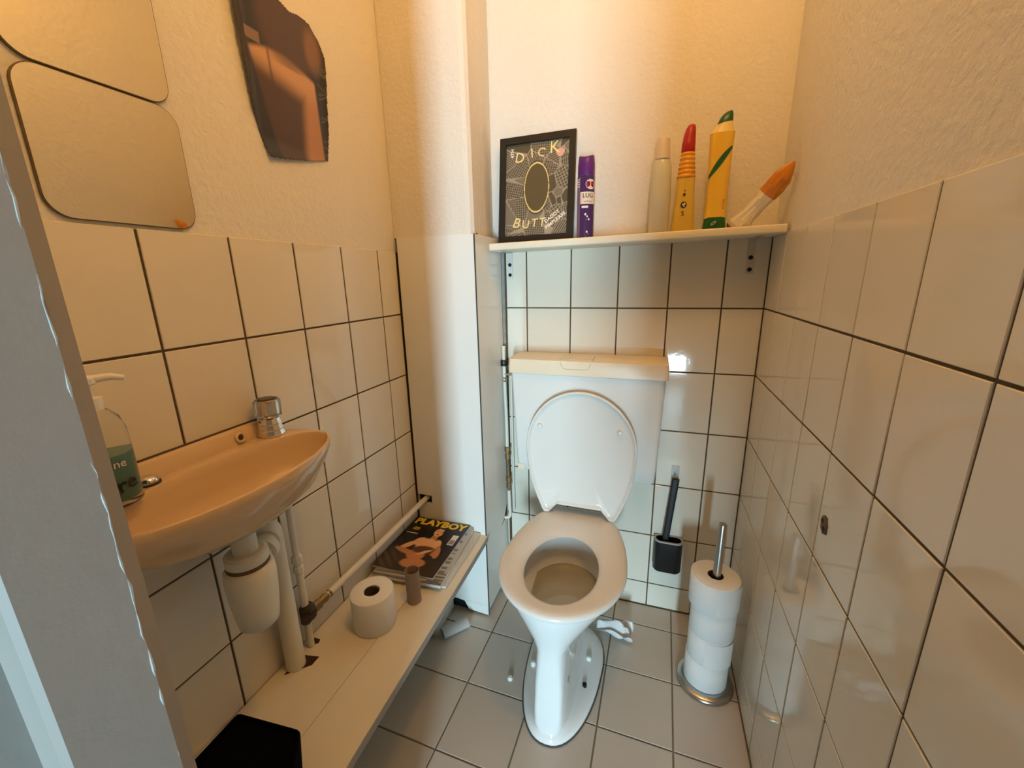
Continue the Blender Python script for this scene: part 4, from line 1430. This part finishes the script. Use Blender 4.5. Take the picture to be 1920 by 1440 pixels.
def toilet_roll(label, cx, cy, z, r, h, group=None, dent=0.0, seed=0, ri=0.021, flap=None, squash=None):
    t = thing('toilet_roll', label, 'toilet roll', (cx, cy, z), group)
    obj('paper', roll_mesh(cx, cy, z, r, h, ri, dent=dent, seed=seed), PAPER, t, True, angle=50)
    obj('core_tube', core_mesh(cx, cy, z + 0.001, ri - 0.0002, h - 0.003, sq=squash), CORED, t, True)
    if flap is not None:
        a0, a1 = flap
        V = []
        for k in range(11):
            a = a0 + (a1 - a0) * k / 10
            rr = (r + 0.0005 + 0.004 * (k / 10) ** 2)
            V += [(cx + rr * math.cos(a), cy + rr * math.sin(a), z + 0.004), (cx + rr * math.cos(a), cy + rr * math.sin(a), z + h - 0.004)]
        fl = obj('loose_sheet', (V, [(2 * k, 2 * k + 2, 2 * k + 3, 2 * k + 1) for k in range(10)]), PAPER, t, True)
    return t


toilet_roll('single opened toilet roll standing on the ledge beside the cardboard core', -0.943, -0.664, LZ + 0.0005, 0.0535, 0.098, ri=0.020, squash=(1.0, 0.8))
ct = core_mesh(-0.886, -0.567, LZ + 0.0005, 0.0195, 0.098)
tag(obj('cardboard_core', ct, CORE, None, True, angle=50), 'empty brown cardboard roll core standing upright on the ledge', 'roll core')

sx0, sy0 = -0.0885, -0.262
stand = thing('toilet_roll_stand', 'steel toilet roll stand with round base beside the right wall', 'roll stand', (sx0, sy0, 0))
obj('base', lathe(sx0, sy0, [(0.0775, 0.0005), (0.0800, 0.003), (0.0800, 0.008), (0.0760, 0.013), (0.060, 0.0155), (0.001, 0.0165)], 56), STEEL, stand, True, angle=50)
obj('pole', lathe(sx0, sy0, [(0.0108, 0.010), (0.0108, 0.541), (0.0095, 0.544), (0.001, 0.5445)], 24), STEEL, stand, True, angle=40)
zr = 0.0172
rolls = (('lowest toilet roll on the steel stand, standing on its base', 0.060, 0.0895, (0.000, 0.002)),
         ('second toilet roll from the base of the steel stand', 0.0590, 0.0895, (0.001, -0.001)),
         ('third toilet roll from the base of the steel stand', 0.0605, 0.0900, (0.002, 0.000)),
         ('topmost toilet roll on the steel stand', 0.0640, 0.0940, (-0.003, -0.001)))
for k, (lb, r, h, (ox, oy)) in enumerate(rolls):
    toilet_roll(lb, sx0 + ox, sy0 + oy, zr, r, h, 'toilet rolls stacked on the steel stand', dent=0.02 if k == 3 else 0.008, seed=k, flap=(-1.9, -0.5) if k in (1,) else ((-1.6, -0.3) if k == 3 else None))
    zr += h + 0.0004

# ------------------------------------------------------------------ toilet brush on the wall
br = thing('toilet_brush', 'black toilet brush in a black wall holder beside the toilet', 'toilet brush', (-0.206, -0.03, 0.19))
Pb = rrect(0.093, 0.048, 0.022, 8, -0.206, -0.0262)
Pi = rrect(0.083, 0.038, 0.018, 8, -0.206, -0.0262)
Pm = rrect(0.085, 0.040, 0.019, 8, -0.206, -0.0262)
obj('holder', loft([[(x, y, 0.192) for x, y in Pm], [(x, y, 0.198) for x, y in Pb], [(x, y, 0.312) for x, y in Pb], [(x, y, 0.312) for x, y in Pi], [(x, y, 0.235) for x, y in Pi]]), BLACK, br, True, angle=40)
obj('holder_rim', loft([[(x, y, 0.3105) for x, y in rrect(0.0945, 0.0495, 0.0225, 8, -0.206, -0.0262)], [(x, y, 0.3150) for x, y in rrect(0.0945, 0.0495, 0.0225, 8, -0.206, -0.0262)], [(x, y, 0.3150) for x, y in Pi], [(x, y, 0.3105) for x, y in Pi]], False, False), mat('grey_rim', (0.42, 0.41, 0.40), 0.35), br)
h0, h1 = Vector((-0.2215, -0.030, 0.25)), Vector((-0.1985, -0.018, 0.540))
obj('handle', loft([[tuple(h0 + Vector((x, y, 0))) for x, y in rrect(0.021, 0.013, 0.004, 3)], [tuple(h1 + Vector((x, y, 0))) for x, y in rrect(0.0235, 0.013, 0.004, 3)]]), BLACK, br, True, angle=50)
obj('brush_head', xf(box(-0.024, 0.024, -0.009, 0.009, 0, 0.04), Matrix.Translation((-0.212, -0.027, 0.240))), BLACKM, br)
hook = thing('adhesive_hook', 'small clear adhesive hook on the tiles above the brush handle', 'hook', (-0.201, -0.002, 0.55))
CLR = mat('clear_plastic', (0.92, 0.92, 0.92), 0.08, trans=0.9, ior=1.3)
obj('pad', box(-0.2135, -0.1885, -0.0035, -0.0004, 0.542, 0.582), CLR, hook)
obj('peg', tube([(-0.201, -0.003, 0.55), (-0.201, -0.012, 0.549), (-0.201, -0.013, 0.556)], 0.003, 8), CLR, hook, True)

# ------------------------------------------------------------------ small things
bin_ = thing('waste_bin', 'black square bin on the ledge beside the door frame', 'bin', (-0.88, -1.08, LZ))
ZB = 0.445
top = [(-0.978, -1.150), (-0.800, -1.130), (-0.800, -1.055), (-0.846, -0.990), (-0.981, -1.002)]
top = poly_inset(top, 0.0)


def shrink(P, s, c=(-0.89, -1.07)):
    return [(c[0] + (x - c[0]) * s, c[1] + (y - c[1]) * s) for x, y in P]


def roundp(P, d, n=4):
    out = []
    for i in range(len(P)):
        a, b, c = Vector(P[i - 1]), Vector(P[i]), Vector(P[(i + 1) % len(P)])
        p0 = b + (a - b).normalized() * d
        p1 = b + (c - b).normalized() * d
        for k in range(n + 1):
            t = k / n
            out.append(tuple((1 - t) ** 2 * p0 + 2 * t * (1 - t) * b + t * t * p1))
    return out


RT = roundp(top, 0.008)
obj('bin_body', loft([[(x, y, LZ + 0.0005) for x, y in shrink(RT, 0.9)], [(x, y, ZB - 0.004) for x, y in RT], [(x, y, ZB) for x, y in shrink(RT, 0.985)], [(x, y, ZB) for x, y in shrink(RT, 0.955)], [(x, y, LZ + 0.004) for x, y in shrink(RT, 0.86)]]), BLACKM, bin_, True, angle=40)
obj('bin_liner', loft([[(x, y, ZB - 0.012) for x, y in shrink(RT, 0.945)], [(x, y, ZB - 0.010) for x, y in shrink(RT, 0.945)]]), BLACKM, bin_)

cap = lathe(-0.656, -0.437, [(0.0085, 0.0004), (0.0088, 0.006), (0.006, 0.0105), (0.001, 0.0115)], 16)
tag(obj('bolt_cap', cap, PLASTIC, None, True), 'loose white bolt cap lying on the floor beside the toilet foot', 'cap')

# pale cardboard tube on the floor by the ledge
ta, tb = Vector((-0.930, -0.362, 0.0165)), Vector((-0.868, -0.290, 0.0165))
dt = (tb - ta).normalized()
sdv = Vector((-dt.y, dt.x, 0))
secs = []
for (r, e) in ((1.0, 0), (1.0, 1), (0.93, 1), (0.93, 0)):
    c = ta + (tb - ta) * e
    secs.append([tuple(c + sdv * 0.021 * r * math.cos(t) + Vector((0, 0, 0.0155 * r * math.sin(t)))) for t in [2 * PI * k / 28 for k in range(28)]])
V, F = loft(secs, False, False)
F += [(j, 84 + j, 84 + (j + 1) % 28, (j + 1) % 28) for j in range(28)]
tag(obj('cardboard_tube', (V, F), mat('grey_card', (0.50, 0.48, 0.45), 0.8), None, True, angle=50), 'pale grey cardboard tube lying on the floor beside the ledge support', 'tube')

# crumpled film behind the bowl
rc = random.Random(9)
nu_, nv_ = 16, 12
V = []
for j in range(nv_):
    for i in range(nu_):
        u, v = i / (nu_ - 1), j / (nv_ - 1)
        x = -0.425 + u * 0.113
        y = -0.165 - 0.018 * u - (v - .5) * (0.045 + 0.030 * u)
        z = 0.010 + (0.012 + 0.022 * u) * (1 + math.sin(v * 13 + 2.2 * math.sin(u * 3.0))) * 0.5 + 0.010 * math.sin(u * 9 + v * 5) * u + 0.022 * (1 - abs(v - .5) * 2)
        x += 0.010 * math.sin(v * 9) * u
        z = max(z, 0.003)
        V.append((x, y, z))
F = [(j * nu_ + i, j * nu_ + i + 1, (j + 1) * nu_ + i + 1, (j + 1) * nu_ + i) for j in range(nv_ - 1) for i in range(nu_ - 1)]
sc = obj('crumpled_film', (V, F), mat('white_film', (0.80, 0.79, 0.78), 0.3, trans=0.15), None, True, angle=40)
so = sc.modifiers.new('thickness', 'SOLIDIFY')
so.thickness = 0.0006
tag(sc, 'crumpled white plastic film on the floor beside the toilet', 'plastic scrap')

# plugged hole in the right wall
wp = thing('wall_plug', 'old broken brown plug hole in the right tiled wall', 'wall plug', (0, -0.620, 0.782))
Mw = basis((-0.0002, -0.620, 0.782), (0, -1, 0), (0, 0, 1), (-1, 0, 0))
rw = random.Random(4)
sec0 = [(0.0145 * math.cos(t) * (1 + rw.uniform(-.15, .15)), 0.0185 * math.sin(t) * (1 + rw.uniform(-.12, .12))) for t in [2 * PI * k / 18 for k in range(18)]]
obj('plug_filler', xf(loft([[(x, y, 0.0) for x, y in sec0], [(x * .9, y * .9, 0.0015) for x, y in sec0], [(x * .5, y * .5, 0.0022) for x, y in sec0]]), Mw), mat('plug_brown', (0.14, 0.10, 0.055), 0.8, noise=0.5, nscale=120, bump=0.002, bscale=200), wp, True)
obj('plug_hole', xf(lathe(0.004, -0.006, [(0.0045, 0.0018), (0.0045, 0.0026)], 12), Mw), DARK, wp)
obj('plug_hole', xf(lathe(-0.004, 0.006, [(0.0035, 0.0018), (0.0035, 0.0026)], 12), Mw), DARK, wp)
